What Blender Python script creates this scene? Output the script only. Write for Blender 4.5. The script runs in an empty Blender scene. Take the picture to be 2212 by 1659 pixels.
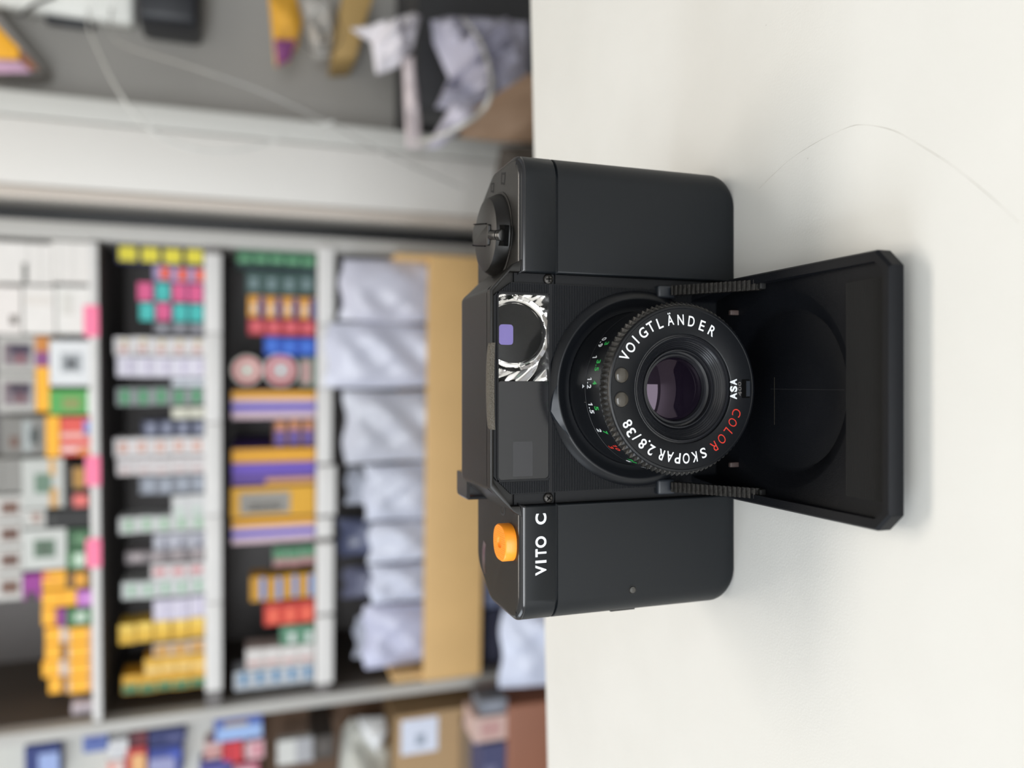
import bpy, bmesh, math, random
from mathutils import Vector, Matrix
random.seed(7)
SC = bpy.context.scene
COL = SC.collection
PI = math.pi
TZ = 0.75                      # height of the table top above the floor
# ------------------------------------------------------------------ camera
CAM_D, CAM_H, PITCH, FPX = 0.174, 0.121, math.radians(19.0), 1700.0
cd = bpy.data.cameras.new('view_camera')
cam = bpy.data.objects.new('view_camera', cd); COL.objects.link(cam)
SC.camera = cam
cd.sensor_fit = 'HORIZONTAL'; cd.sensor_width = 36.0
cd.lens = 36.0 * FPX / 2212.0
cd.clip_start = 0.01; cd.clip_end = 50
cd.dof.use_dof = True
cd.dof.focus_distance = 0.180
cd.dof.aperture_fstop = 9.0
# the photograph was taken with the phone held upright and is shown on its side:
# picture right is down in the room, picture up is to the right in the room
cp, sp = math.cos(PITCH), math.sin(PITCH)
fwd = Vector((0, cp, -sp)); down = Vector((0, -sp, -cp)); right = Vector((1, 0, 0))
R = Matrix((down, right, -fwd)).transposed()
cam.matrix_world = Matrix.Translation((0, -CAM_D, TZ + CAM_H)) @ R.to_4x4()
# ------------------------------------------------------------------ world, light, exposure
W = bpy.data.worlds.new('daylight'); SC.world = W; W.use_nodes = True
wn = W.node_tree.nodes; wl = W.node_tree.links
bg = wn['Background']; bg.inputs[1].default_value = 0.64
tc = wn.new('ShaderNodeTexCoord'); sx_ = wn.new('ShaderNodeSeparateXYZ'); rp = wn.new('ShaderNodeValToRGB')
wl.new(tc.outputs['Generated'], sx_.inputs[0]); wl.new(sx_.outputs[2], rp.inputs[0]); wl.new(rp.outputs[0], bg.inputs[0])
rp.color_ramp.elements[0].position = 0.0; rp.color_ramp.elements[0].color = (0.55, 0.53, 0.50, 1)
rp.color_ramp.elements[1].position = 0.5; rp.color_ramp.elements[1].color = (0.86, 0.92, 1.0, 1)
def area(name, loc, target, sx, sy, power, color):
    l = bpy.data.lights.new(name, 'AREA'); l.shape = 'RECTANGLE'; l.size = sx; l.size_y = sy
    l.energy = power; l.color = color
    o = bpy.data.objects.new(name, l); COL.objects.link(o)
    o.location = loc
    o.rotation_euler = (Vector(target) - Vector(loc)).to_track_quat('-Z', 'Y').to_euler()
    return o
area('window_daylight_left', (-2.6, 0.0, 2.0), (0, 0.1, TZ), 1.6, 1.2, 27, (0.84, 0.92, 1.0))
area('window_daylight_front', (-1.0, -2.8, 1.5), (0.0, 1.4, 1.1), 2.8, 1.3, 92, (0.93, 0.97, 1.0))
area('ceiling_lamp_back', (0.1, 1.2, 2.72), (0.1, 0.5, TZ), 1.6, 0.5, 19, (1.0, 0.92, 0.82))
area('ceiling_lamp_front', (0.4, -1.2, 2.72), (0.3, -0.4, TZ), 1.6, 0.6, 2, (1.0, 0.95, 0.88))
SC.view_settings.view_transform = 'Standard'; SC.view_settings.look = 'None'
SC.view_settings.gamma = 1.0; SC.view_settings.use_curve_mapping = False
SC.view_settings.exposure = 0.15

# ------------------------------------------------------------------ helpers
def s2l(c):
    return tuple(((v/255)/12.92 if v/255 <= .04045 else ((v/255+.055)/1.055)**2.4) for v in c)
MATS = {}
def mat(name, rgb, rough=0.5, metal=0.0, bump=0.0, scale=400, var=0.0, coat=0.0, spec=0.5, lin=False):
    if name in MATS: return MATS[name]
    m = bpy.data.materials.new(name); m.use_nodes = True
    nt = m.node_tree; N = nt.nodes; L = nt.links; b = N['Principled BSDF']
    c = rgb if lin else s2l(rgb)
    b.inputs['Roughness'].default_value = rough; b.inputs['Metallic'].default_value = metal
    b.inputs['Specular IOR Level'].default_value = spec
    b.inputs['Coat Weight'].default_value = coat; b.inputs['Coat Roughness'].default_value = 0.08
    b.inputs['Base Color'].default_value = (*c, 1)
    t = N.new('ShaderNodeTexCoord'); n = N.new('ShaderNodeTexNoise'); n.inputs['Scale'].default_value = scale
    n.inputs['Detail'].default_value = 4
    L.new(t.outputs['Object'], n.inputs['Vector'])
    if var > 0:
        mx = N.new('ShaderNodeMix'); mx.data_type = 'RGBA'
        mx.inputs[6].default_value = (*[v*(1-var) for v in c], 1)
        mx.inputs[7].default_value = (*[min(1, v*(1+var)) for v in c], 1)
        L.new(n.outputs['Fac'], mx.inputs[0]); L.new(mx.outputs[2], b.inputs['Base Color'])
    if bump > 0:
        bp = N.new('ShaderNodeBump'); bp.inputs['Strength'].default_value = bump; bp.inputs['Distance'].default_value = 0.0003
        L.new(n.outputs['Fac'], bp.inputs['Height']); L.new(bp.outputs[0], b.inputs['Normal'])
    MATS[name] = m
    return m
def C(r, g, b, rough=0.6):                       # plain coloured card or plastic of the shop goods
    return mat('card_%d_%d_%d' % (r, g, b), (r, g, b), rough, var=0.06, scale=40)

def link(name, me, parent=None, mats=(), smooth=False, bevel=0, seg=3, loc=None, rotz=0, ang=35):
    o = bpy.data.objects.new(name, me); COL.objects.link(o)
    for m in (mats if isinstance(mats, (list, tuple)) else [mats]): me.materials.append(m)
    if parent: o.parent = parent
    if loc is not None: o.location = loc
    o.rotation_euler[2] = rotz
    if smooth: me.shade_smooth()
    if bevel:
        b = o.modifiers.new('bevel', 'BEVEL'); b.width = bevel; b.segments = seg
        b.limit_method = 'ANGLE'; b.angle_limit = math.radians(ang); b.harden_normals = False
        me.shade_smooth()
    if smooth or bevel:
        for e in []: pass
        me.set_sharp_from_angle(angle=math.radians(40)) if not bevel else None
    return o
def mk(name, V, F, parent, m, k=0.001, fm=None, fix=True, **kw):
    me = bpy.data.meshes.new(name)
    me.from_pydata([(v[0]*k, v[1]*k, v[2]*k) for v in V], [], F); me.update()
    if fix:
        bm = bmesh.new(); bm.from_mesh(me)
        if fm is None: bmesh.ops.remove_doubles(bm, verts=bm.verts, dist=1e-6)
        bmesh.ops.recalc_face_normals(bm, faces=bm.faces); bm.to_mesh(me); bm.free()
    o = link(name, me, parent, m, **kw)
    if fm:
        for p, i in zip(me.polygons, fm): p.material_index = i
    return o
class MB:
    def __init__(s): s.V = []; s.F = []; s.M = []
    def add(s, V, F, m=0):
        n = len(s.V); s.V += V; s.F += [tuple(i+n for i in f) for f in F]; s.M += [m]*len(F); return s
    def box(s, x0, x1, y0, y1, z0, z1, m=0):
        return s.add([(x0,y0,z0),(x1,y0,z0),(x1,y1,z0),(x0,y1,z0),(x0,y0,z1),(x1,y0,z1),(x1,y1,z1),(x0,y1,z1)],
                     [(0,3,2,1),(4,5,6,7),(0,1,5,4),(1,2,6,5),(2,3,7,6),(3,0,4,7)], m)
    def build(s, name, parent, m, k=0.001, **kw):
        multi = isinstance(m, (list, tuple))
        return mk(name, s.V, s.F, parent, m, k=k, fm=s.M if multi else None, **kw)
def lathe(prof, cx, cz, n=128, close=False):      # about an axis running towards the viewer (Y)
    V = []; F = []
    for r, y in prof:
        for i in range(n):
            a = 2*PI*i/n; V.append((cx + r*math.sin(a), y, cz + r*math.cos(a)))
    for j in range(len(prof)-1):
        for i in range(n):
            F.append((j*n+i, j*n+(i+1) % n, (j+1)*n+(i+1) % n, (j+1)*n+i))
    if close:
        F.append(tuple(range(n))); F.append(tuple((len(prof)-1)*n+i for i in range(n)))
    return V, F
def zlathe(prof, cx, cy, n=96):                   # about a vertical axis; prof of (r, z)
    V = []; F = []
    for r, z in prof:
        for i in range(n):
            a = 2*PI*i/n; V.append((cx + r*math.cos(a), cy + r*math.sin(a), z))
    for j in range(len(prof)-1):
        for i in range(n):
            F.append((j*n+i, j*n+(i+1) % n, (j+1)*n+(i+1) % n, (j+1)*n+i))
    F.append(tuple(range(n))); F.append(tuple((len(prof)-1)*n+i for i in range(n)))
    return V, F
def fillet(pts, n=8):                             # [(x, y, r)] -> rounded outline
    out = []; L = len(pts)
    for i, (x, y, r) in enumerate(pts):
        p = Vector((x, y)); a = Vector(pts[i-1][:2]); b = Vector(pts[(i+1) % L][:2])
        if r <= 0: out.append((x, y)); continue
        u = (a-p).normalized(); v = (b-p).normalized()
        ang = u.angle(v); t = r/math.tan(ang/2)
        c = p + (u+v).normalized()*(r/math.sin(ang/2))
        s = p+u*t-c; e = p+v*t-c
        tot = s.angle_signed(e)
        for k in range(n+1):
            f = tot*k/n
            out.append((c.x + s.x*math.cos(-f) - s.y*math.sin(-f), c.y + s.x*math.sin(-f) + s.y*math.cos(-f)))
    return out
def loft(loops, cap=True):
    V = []; F = []; n = len(loops[0])
    for l in loops: V += l
    for j in range(len(loops)-1):
        for i in range(n):
            F.append((j*n+i, j*n+(i+1) % n, (j+1)*n+(i+1) % n, (j+1)*n+i))
    if cap: F.append(tuple(range(n))); F.append(tuple((len(loops)-1)*n+i for i in range(n)))
    return V, F
def tube(path, r, n=10):
    V = []; F = []; P = [Vector(p) for p in path]
    up = Vector((0.13, 0.27, 0.95)).normalized()
    for i, p in enumerate(P):
        d = (P[min(i+1, len(P)-1)] - P[max(i-1, 0)]).normalized()
        a = d.cross(up).normalized(); b = d.cross(a)
        rr = r[i] if isinstance(r, (list, tuple)) else r
        V += [tuple(p + a*rr*math.cos(2*PI*k/n) + b*rr*math.sin(2*PI*k/n)) for k in range(n)]
    for j in range(len(P)-1):
        for i in range(n):
            F.append((j*n+i, j*n+(i+1) % n, (j+1)*n+(i+1) % n, (j+1)*n+i))
    F.append(tuple(range(n))); F.append(tuple((len(P)-1)*n+i for i in range(n)))
    return V, F
def smoothpath(P, m=8):
    out = []
    P = [Vector(p) for p in P]
    for i in range(len(P)-1):
        p0 = P[max(i-1, 0)]; p1 = P[i]; p2 = P[i+1]; p3 = P[min(i+2, len(P)-1)]
        for k in range(m):
            t = k/m
            out.append(0.5*((2*p1) + (p2-p0)*t + (2*p0-5*p1+4*p2-p3)*t*t + (3*p1-p0-3*p2+p3)*t**3))
    out.append(P[-1]); return out
def tag(o, label, cat, group=None):
    o['label'] = label; o['category'] = cat
    if group: o['group'] = group
    return o
def empty(name, loc, rz=0):
    o = bpy.data.objects.new(name, None); COL.objects.link(o); o.location = loc; o.rotation_euler[2] = rz
    o.empty_display_size = 0.02
    return o
def struct(o): o['kind'] = 'structure'; return o
GL = {}
def glyph(ch, weight=0.02):                       # outline of one letter fitted to a unit box, plus its true aspect
    key = (ch, weight)
    if ch == '1':
        return ([(.38, 0), (.72, 0), (.72, 1), (.38, 1), (0, .80), (0, .66), (.38, .76)], [(0, 1, 2, 3, 6), (3, 4, 5, 6)], .5, 1, 0)
    if key in GL: return GL[key]
    c = bpy.data.curves.new('g', 'FONT'); c.body = ch; c.size = 1; c.offset = weight; c.resolution_u = 6
    o = bpy.data.objects.new('g', c); COL.objects.link(o)
    dg = bpy.context.evaluated_depsgraph_get(); dg.update()
    me = bpy.data.meshes.new_from_object(o.evaluated_get(dg))
    xs = [v.co.x for v in me.vertices]; ys = [v.co.y for v in me.vertices]
    x0, x1, y0, y1 = min(xs), max(xs), min(ys), max(ys)
    V = [((v.co.x-x0)/(x1-x0), (v.co.y-y0)/(y1-y0)) for v in me.vertices]
    F = [tuple(p.vertices) for p in me.polygons]
    bpy.data.objects.remove(o); bpy.data.meshes.remove(me); bpy.data.curves.remove(c)
    GL[key] = (V, F, x1-x0, y1-y0, y0)
    return GL[key]

# ------------------------------------------------------------------ materials
BLK = mat('black_plastic', (11, 15, 19), 0.44, bump=0.12, scale=9000, spec=0.31)
BLK_TOP = mat('black_plastic_satin', (17, 15, 13), 0.36, bump=0.16, scale=7000, var=0.1, spec=0.36)
BLK_RIB = mat('black_ribbed_plastic', (18, 20, 24), 0.38, spec=0.35)
BLK_DEEP = mat('black_matt', (14, 15, 18), 0.6, spec=0.3)
BLK_GLOSS = mat('black_gloss', (18, 18, 20), 0.16, spec=0.5)
BARREL = mat('black_anodised', (12, 14, 18), 0.36, spec=0.35, bump=0.05, scale=6000)
DOORM = mat('black_door_plastic', (8, 10, 15), 0.5, bump=0.3, scale=5000, spec=0.2)
DOOR_RIB = mat('lit_black_ribs', (25, 25, 25), 0.55, spec=0.3)  # lifted black: the light the ribs catch is put into the colour
STEEL = mat('dark_steel', (84, 84, 84), 0.3, metal=1)
SCREW = mat('screw_metal', (74, 72, 70), 0.45, metal=1, bump=0.4, scale=3000)
WHITE_INK = mat('white_ink', (225, 228, 232), 0.5)
GREEN_INK = mat('green_ink', (40, 165, 75), 0.5)
RED_INK = mat('red_ink', (200, 48, 34), 0.5)
GREY_INK = mat('grey_ink', (95, 92, 90), 0.5)
ORANGE = mat('orange_plastic', (255, 152, 32), 0.4, bump=0.1, scale=2000)
CLEAR_BRIGHT = mat('mirror_bevel', (232, 230, 228), 0.1, metal=1)
PURPLE = mat('backlit_eyepiece', (112, 100, 160), 0.2)  # lavender paints the light coming through the eyepiece from behind
SMOKE = mat('smoked_window', (22, 22, 25), 0.12, spec=0.55, var=0.1, scale=90)
def lens_mat():
    m = bpy.data.materials.new('coated_lens'); m.use_nodes = True
    b = m.node_tree.nodes['Principled BSDF']
    b.inputs['Base Color'].default_value = (0.006, 0.004, 0.008, 1); b.inputs['Roughness'].default_value = 0.03
    b.inputs['IOR'].default_value = 1.42; b.inputs['Specular Tint'].default_value = (0.8, 0.62, 0.78, 1)
    return m
LENS = lens_mat()
def pane_mat():
    m = bpy.data.materials.new('clear_pane'); m.use_nodes = True
    nt = m.node_tree; N = nt.nodes; L = nt.links; N.remove(N['Principled BSDF'])
    t = N.new('ShaderNodeBsdfTransparent'); g = N.new('ShaderNodeBsdfGlossy'); g.inputs['Roughness'].default_value = 0.02
    f = N.new('ShaderNodeFresnel'); f.inputs[0].default_value = 1.18; mx = N.new('ShaderNodeMixShader')
    L.new(f.outputs[0], mx.inputs[0]); L.new(t.outputs[0], mx.inputs[1]); L.new(g.outputs[0], mx.inputs[2])
    L.new(mx.outputs[0], N['Material Output'].inputs[0])
    return m
PANE = pane_mat()

# ------------------------------------------------------------------ the table
def table_mat():
    m = bpy.data.materials.new('white_laminate'); m.use_nodes = True
    nt = m.node_tree; N = nt.nodes; L = nt.links; b = N['Principled BSDF']
    t = N.new('ShaderNodeTexCoord')
    n = N.new('ShaderNodeTexNoise'); n.inputs['Scale'].default_value = 14; n.inputs['Detail'].default_value = 8
    r = N.new('ShaderNodeValToRGB'); r.color_ramp.elements[0].position = 0.3; r.color_ramp.elements[1].position = 0.65
    r.color_ramp.elements[0].color = (0.79, 0.785, 0.75, 1); r.color_ramp.elements[1].color = (0.85, 0.845, 0.815, 1)
    L.new(t.outputs['Object'], n.inputs[0]); L.new(n.outputs[0], r.inputs[0])
    v = N.new('ShaderNodeTexVoronoi'); v.inputs['Scale'].default_value = 90
    L.new(t.outputs['Object'], v.inputs[0])
    g = N.new('ShaderNodeMath'); g.operation = 'LESS_THAN'; g.inputs[1].default_value = 0.035
    L.new(v.outputs['Distance'], g.inputs[0])
    n3 = N.new('ShaderNodeTexNoise'); n3.inputs['Scale'].default_value = 23; L.new(t.outputs['Object'], n3.inputs[0])
    g2 = N.new('ShaderNodeMath'); g2.operation = 'GREATER_THAN'; g2.inputs[1].default_value = 0.60; L.new(n3.outputs[0], g2.inputs[0])
    g3 = N.new('ShaderNodeMath'); g3.operation = 'MULTIPLY'; L.new(g.outputs[0], g3.inputs[0]); L.new(g2.outputs[0], g3.inputs[1])
    g4 = N.new('ShaderNodeMath'); g4.operation = 'MULTIPLY'; g4.inputs[1].default_value = 0.28; L.new(g3.outputs[0], g4.inputs[0])
    mx = N.new('ShaderNodeMix'); mx.data_type = 'RGBA'; mx.inputs[7].default_value = (0.3, 0.28, 0.25, 1)
    L.new(g4.outputs[0], mx.inputs[0]); L.new(r.outputs[0], mx.inputs[6]); L.new(mx.outputs[2], b.inputs['Base Color'])
    b.inputs['Roughness'].default_value = 0.42; b.inputs['Specular IOR Level'].default_value = 0.35
    n2 = N.new('ShaderNodeTexNoise'); n2.inputs['Scale'].default_value = 1800
    L.new(t.outputs['Object'], n2.inputs[0])
    bp = N.new('ShaderNodeBump'); bp.inputs['Strength'].default_value = 0.12; bp.inputs['Distance'].default_value = 0.0002
    L.new(n2.outputs[0], bp.inputs['Height']); L.new(bp.outputs[0], b.inputs['Normal'])
    return m
TAB = table_mat()
table = empty('white_table', (0.0, -0.18, 0.0), math.atan(0.0620))
tag(table, 'white laminate table carrying the black folding-door camera', 'table')
# far edge runs through (0, 0.1435) at a slight angle
m_ = MB().box(-0.75, 0.75, -0.45, 0.3235*math.cos(math.atan(0.062)), TZ-0.03, TZ)
m_.build('table_top', table, TAB, k=1, bevel=0.0022, seg=3)
for x in (-0.68, 0.68):
    for y in (-0.38, 0.25):
        MB().box(x-0.02, x+0.02, y-0.02, y+0.02, 0, TZ-0.03).build('leg', table, mat('table_leg_white', (215, 214, 210), 0.4), k=1)
# ------------------------------------------------------------------ unprojection used to read real positions off the photograph
def ray(px, py):
    u = 1659-py; a = (u-829.5)/FPX; b = (px-1106)/FPX
    return Vector((a, cp-b*sp, -sp-b*cp))
def on_y(px, py, Y):                              # millimetres, in the camera's own frame
    r = ray(px, py); t = (Y+174)/r.y
    return t*r.x, 121+t*r.z
def on_z(px, py, Z):
    r = ray(px, py); t = (Z-121)/r.z
    return t*r.x, -174+t*r.y
hair = [(1640, 408), (1700, 350), (1760, 310), (1830, 276), (1870, 270), (1930, 282), (1990, 315), (2060, 360), (2140, 425), (2200, 480)]
hp = smoothpath([(on_z(a, b, 0)[0], on_z(a, b, 0)[1], 0.02) for a, b in hair], 6)
V, F = tube(hp, [0.03+0.018*math.sin(i*.7) for i in range(len(hp))], 5)
o = mk('hair_strand', V, F, None, mat('grey_hair', (186, 183, 176), 0.6), loc=(0, 0, TZ))
tag(o, 'fine curved grey hair lying on the white table', 'hair')

# ================================================================== THE CAMERA
camera = empty('folding_compact_camera', (0, 0, TZ))
tag(camera, 'black folding-door compact film camera standing open on the white table', 'camera')
CX, CZ = -1.1, 27.2                               # lens axis
PLAN = [(-57, 0, 6), (-28.7, 0, .5), (-28.7, 2.6, 0), (26.4, 2.6, 0), (26.4, 0, .5), (55, 0, 6), (55, 22, 6),
        (47.5, 35.5, 6), (-49.5, 35.5, 6), (-57, 24, 6)]
plan = fillet(PLAN, 8)
def plan_at(z, side=0.0, ins=0.0):
    out = []
    for x, y in plan:
        d = x+1
        if abs(d) > 36:
            x -= math.copysign(side*(abs(d)-36)/20, d)
        if ins:
            if y > 17: y -= ins
            elif y < 2.0: y += ins
            x -= math.copysign(ins*(abs(d)/56), d)
        out.append((x, y, z))
    return out
RB = 5.0
loops = []
for k in range(9):
    a = PI/2*k/8; z = RB*(1-math.cos(a)); s = RB*(1-math.sin(a))
    loops.append(plan_at(z if k else 0.0, s, 0.7*(1-math.sin(a))**2))
loops += [plan_at(25), plan_at(49.4), plan_at(49.6, 0, .2)]
V, F = loft(loops)
body = mk('body_shell', V, F, camera, BLK, smooth=True)
loops = [plan_at(49.6, 0, .45), plan_at(49.95, 0, .45), plan_at(49.96, 0, .15), plan_at(50.15, 0, 0)]
for k in range(0, 7):
    a = PI/2*k/6; loops.append(plan_at(57.7+1.5*math.sin(a), 0, 1.5*(1-math.cos(a))))
V, F = loft(loops)
nr = len(plan)
fm_ = [2 if i < nr*4 else 1 if i < nr*9 else 0 for i in range(len(F))]  # walls get a darker copy of the top's plastic, shade put into colour
top = mk('top_cover', V, F, camera, [BLK_TOP, mat('edge_highlight', (30, 30, 32), 0.2, spec=.6), BLK], fm=fm_, smooth=True)  # paler, glossier rim paints in the highlight along the edge
# raised middle of the top cover: profile seen from the front, run back and then down
def prof(w, h):                                   # inset of the rim, top height
    return fillet([(-31.5+w, 58.0, 0), (-24.6+w*.6, h, 1.6), (22.2-w*.6, h, 1.6), (29.5-w, 58.0, 0)], 5)
P0 = prof(0, 66.4)
loops = [[(x, 2.6, z) for x, z in P0], [(x, 24.0, z) for x, z in P0],
         [(x, 26.0, z) for x, z in prof(.2, 66.1)], [(x, 34.0, z) for x, z in prof(.8, 63.0)], [(x, 35.0, z) for x, z in prof(1.5, 61.5)]]
V, F = loft(loops)
mk('raised_housing', V, F, camera, BLK_TOP, smooth=True)
# thin lip around the front recess
REC = [(-28.7, 59.0), (-28.7, 61.3), (-22.6, 65.6), (21.6, 65.6), (26.4, 61.6), (26.4, 59.0)]
OUT = [(-31.3, 58.6), (-30.0, 60.6), (-24.3, 66.4), (21.9, 66.4), (28.2, 60.6), (29.3, 58.6)]
V = []; F = []
for y in (0.15, 3.0):
    V += [(x, y, z) for x, z in OUT] + [(x, y, z) for x, z in REC]
for i in range(5):
    F += [(i, i+1, 7+i, 6+i), (12+i, 12+i+1, 19+i, 18+i), (i, i+1, 13+i, 12+i), (6+i, 7+i, 19+i, 18+i)]
mk('recess_lip', V, F, camera, BLK_TOP, bevel=0.0003, seg=2)
# front plate: a smooth backing, then fine horizontal ribs
BP = [(-26.0, 3.2), (24.0, 3.2), (24.0, 60.8), (20.6, 65.2), (-21.6, 65.2), (-26.0, 60.8)]
pl = MB()
for q in ([(-26.0, 3.2), (24.0, 3.2), (24.0, 51.2), (-26.0, 51.2)], [(-26.0, 51.2), (-22.8, 51.2), (-22.8, 64.1), (-26.0, 60.8)],
          [(21.5, 51.2), (24.0, 51.2), (24.0, 60.8), (21.5, 64.1)], [(-22.8, 64.3), (21.5, 64.3), (20.6, 65.2), (-21.6, 65.2)]):
    pl.add([(x, 1.25, z) for x, z in q] + [(x, 3.0, z) for x, z in q], [(0, 1, 2, 3), (7, 6, 5, 4)] + [(i, (i+1) % 4, 4+(i+1) % 4, 4+i) for i in range(4)])
fp = pl.build('front_plate', camera, BLK_DEEP)
rb = MB(); z = 3.6
def rib(x0, x1, z):
    rb.add([(x0, 1.25, z), (x1, 1.25, z), (x1, 1.02, z+.10), (x0, 1.02, z+.10), (x1, 1.02, z+.20), (x0, 1.02, z+.20), (x1, 1.25, z+.30), (x0, 1.25, z+.30)],
           [(0, 1, 2, 3), (3, 2, 4, 5), (5, 4, 6, 7)])
while z < 64.6:
    xl = -25.8 if z < 60.8 else -25.8 + (z-60.8)*1.0
    xr = 23.8 if z < 60.8 else 23.8 - (z-60.8)*.8
    if z < 50.4: rib(xl, xr, z)
    elif z > 51 and z < 64.0: rib(xl, -23.1, z); rib(21.8, xr, z)
    z += 0.43
rb.build('ribbing', fp, BLK_RIB, fix=False)
# channel pieces with the screws
for x0, x1 in ((-28.6, -26.1), (24.1, 26.3)):
    MB().box(x0, x1, 1.7, 2.7, 49.9, 60).box(x0, x1, 1.9, 2.7, 3.0, 49.4).build('channel_strip', fp, BLK_GLOSS if 0 else BLK_DEEP)
for sx, rot in ((25.1, 0.05), (-27.3, 0.9)):
    V, F = lathe([(0.001, .95), (0.6, .92), (1.05, 1.05), (1.25, 1.3), (1.25, 1.9)], sx, 51.4, 28)
    s = mk('screw', V, F, camera, SCREW, smooth=True)
    c = MB()
    for q in (0, PI/2):
        dx, dz = math.cos(q+rot), math.sin(q+rot)
        a, b = .72, .13
        c.add([(sx+dx*a-dz*b, .885, 51.4+dz*a+dx*b), (sx+dx*a+dz*b, .885, 51.4+dz*a-dx*b), (sx-dx*a+dz*b, .885, 51.4-dz*a-dx*b), (sx-dx*a-dz*b, .885, 51.4-dz*a+dx*b),
               (sx+dx*a-dz*b, 1.0, 51.4+dz*a+dx*b), (sx+dx*a+dz*b, 1.0, 51.4+dz*a-dx*b), (sx-dx*a+dz*b, 1.0, 51.4-dz*a-dx*b), (sx-dx*a-dz*b, 1.0, 51.4-dz*a+dx*b)],
              [(0, 1, 2, 3), (0, 1, 5, 4), (1, 2, 6, 5), (2, 3, 7, 6), (3, 0, 4, 7)])
    c.build('screw_slot', s, mat('slot_black', (4, 4, 4), .8, spec=.08))
# ---- viewfinder window: bright bevelled block round a dark lens
vx, vz, vr = 12.0, 60.0, 7.1
x0, x1, z0, z1 = 0.7, 21.3, 51.5, 64.2
nx, nz = 150, 96
V = []; F = []; FM = []
def vf(x, z):
    d = math.hypot(x-vx, (z-vz)*0.98); e = max(abs(x-11)/10.3, abs(z-57.85)/6.35)
    if d < vr: return 1.0 + 0.6*(d/vr)**2 + 0.4
    a = math.atan2(z-vz, x-vx)
    if d < vr+1.0: return 2.0 + .35*math.sin((d-vr)/1.0*PI*.5) + .05*math.sin(9*a)
    if d < vr+1.9: return 2.35 - .5*((d-vr-1.0)/.9) + .08*math.sin(13*a+2)
    return 1.85 + .5*abs(math.sin(4*a+d*.7)) + .08*math.sin(x*2.3+z*1.7)
for j in range(nz+1):
    for i in range(nx+1):
        x = x0+(x1-x0)*i/nx; z = z0+(z1-z0)*j/nz
        V.append((x, vf(x, z), z))
for j in range(nz):
    for i in range(nx):
        x = x0+(x1-x0)*(i+.5)/nx; z = z0+(z1-z0)*(j+.5)/nz
        F.append((j*(nx+1)+i, j*(nx+1)+i+1, (j+1)*(nx+1)+i+1, (j+1)*(nx+1)+i))
        d = math.hypot(x-vx, (z-vz)*.98)
        k = 1
        if d < vr: k = 0
        FM.append(k)
vfo = mk('viewfinder', V, F, camera, [mat('finder_lens_black', (10, 10, 11), .1, spec=.28), CLEAR_BRIGHT], fm=FM, fix=False)
vfo.data.shade_smooth(); vfo.data.set_sharp_from_angle(angle=math.radians(30))
def rrect(x0, x1, z0, z1, r, n=5): return fillet([(x0, z0, r), (x1, z0, r), (x1, z1, r), (x0, z1, r)], n)
V, F = loft([[(x, 1.15, z) for x, z in rrect(9.2, 14.0, 60.4, 63.9, .8)], [(x, 1.5, z) for x, z in rrect(9.2, 14.0, 60.4, 63.9, .8)]])
mk('eyepiece_pane', V, F, vfo, PURPLE)
V, F = loft([[(x, .98, z) for x, z in rrect(-22.7, 21.5, 51.3, 64.4, 1.2)], [(x, .86, z) for x, z in rrect(-22.6, 21.4, 51.4, 64.3, 1.1)]])
# frame of the long window
fr = MB(); A = rrect(-22.9, 21.6, 51.1, 64.5, 1.2); B = rrect(-22.5, 21.2, 51.5, 64.1, .9); n = len(A)
V = [(x, 1.22, z) for x, z in A] + [(x, .75, z) for x, z in A] + [(x, .75, z) for x, z in B] + [(x, 3.0, z) for x, z in B]
F = [(j*n+i, j*n+(i+1) % n, (j+1)*n+(i+1) % n, (j+1)*n+i) for j in range(3) for i in range(n)]
wf = mk('window_frame', V, F, camera, BLK_DEEP)
V, F = loft([[(x, .95, z) for x, z in rrect(.7, 21.25, 51.45, 64.15, .6)], [(x, 1.05, z) for x, z in rrect(.7, 21.25, 51.45, 64.15, .6)]])
mk('clear_pane', V, F, wf, PANE)
V, F = loft([[(x, .95, z) for x, z in rrect(-22.6, .65, 51.45, 64.15, .7)], [(x, 1.4, z) for x, z in rrect(-22.6, .65, 51.45, 64.15, .7)]])
mk('smoked_pane', V, F, wf, SMOKE)
V, F = loft([[(x, .935, z) for x, z in rrect(-21.8, -13.6, 55.6, 60.5, .1)], [(x, .95, z) for x, z in rrect(-21.8, -13.6, 55.6, 60.5, .1)]])
mk('sensor_cell', V, F, wf, mat('smoked_window_paler', (34, 34, 38), 0.14, spec=.6))
# ---- textured finger catch over the window
cat = []
for i in range(25):
    t = i/24; x = -10.6 + 20.2*t; w = math.sin(PI*t)**.45
    cat.append([(x, -.05 - .25*w, 65.2+.3*w), (x, -.35*w, 66.2+.5*w), (x, .5, 66.4+.75*w), (x, 1.6+1.2*w, 66.35+.3*w), (x, 2.2+1.2*w, 65.9)])
V = [p for l in cat for p in l]; F = [(i*5+j, (i+1)*5+j, (i+1)*5+j+1, i*5+j+1) for i in range(24) for j in range(4)]
mk('finger_catch', V, F, camera, mat('grained_plastic', (74, 68, 58), 0.42, bump=1.0, scale=2600, var=.15), smooth=True)
# ---- accessory block at the back left of the housing
V, F = loft([[(x, y, z) for x, y in fillet([(-30.4, 23.5, 1.5), (-23.5, 23.5, .5), (-23.5, 34.5, .5), (-30.4, 34.5, 1.5)], 5)] for z in (58.8, 64.6)] +
            [[(x, y, 65.3) for x, y in fillet([(-29.8, 24.1, 1.2), (-23.5, 24.1, .5), (-23.5, 33.9, .5), (-29.8, 33.9, 1.2)], 5)]])
mk('flash_contact_block', V, F, camera, BLK_GLOSS, smooth=True)
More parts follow.
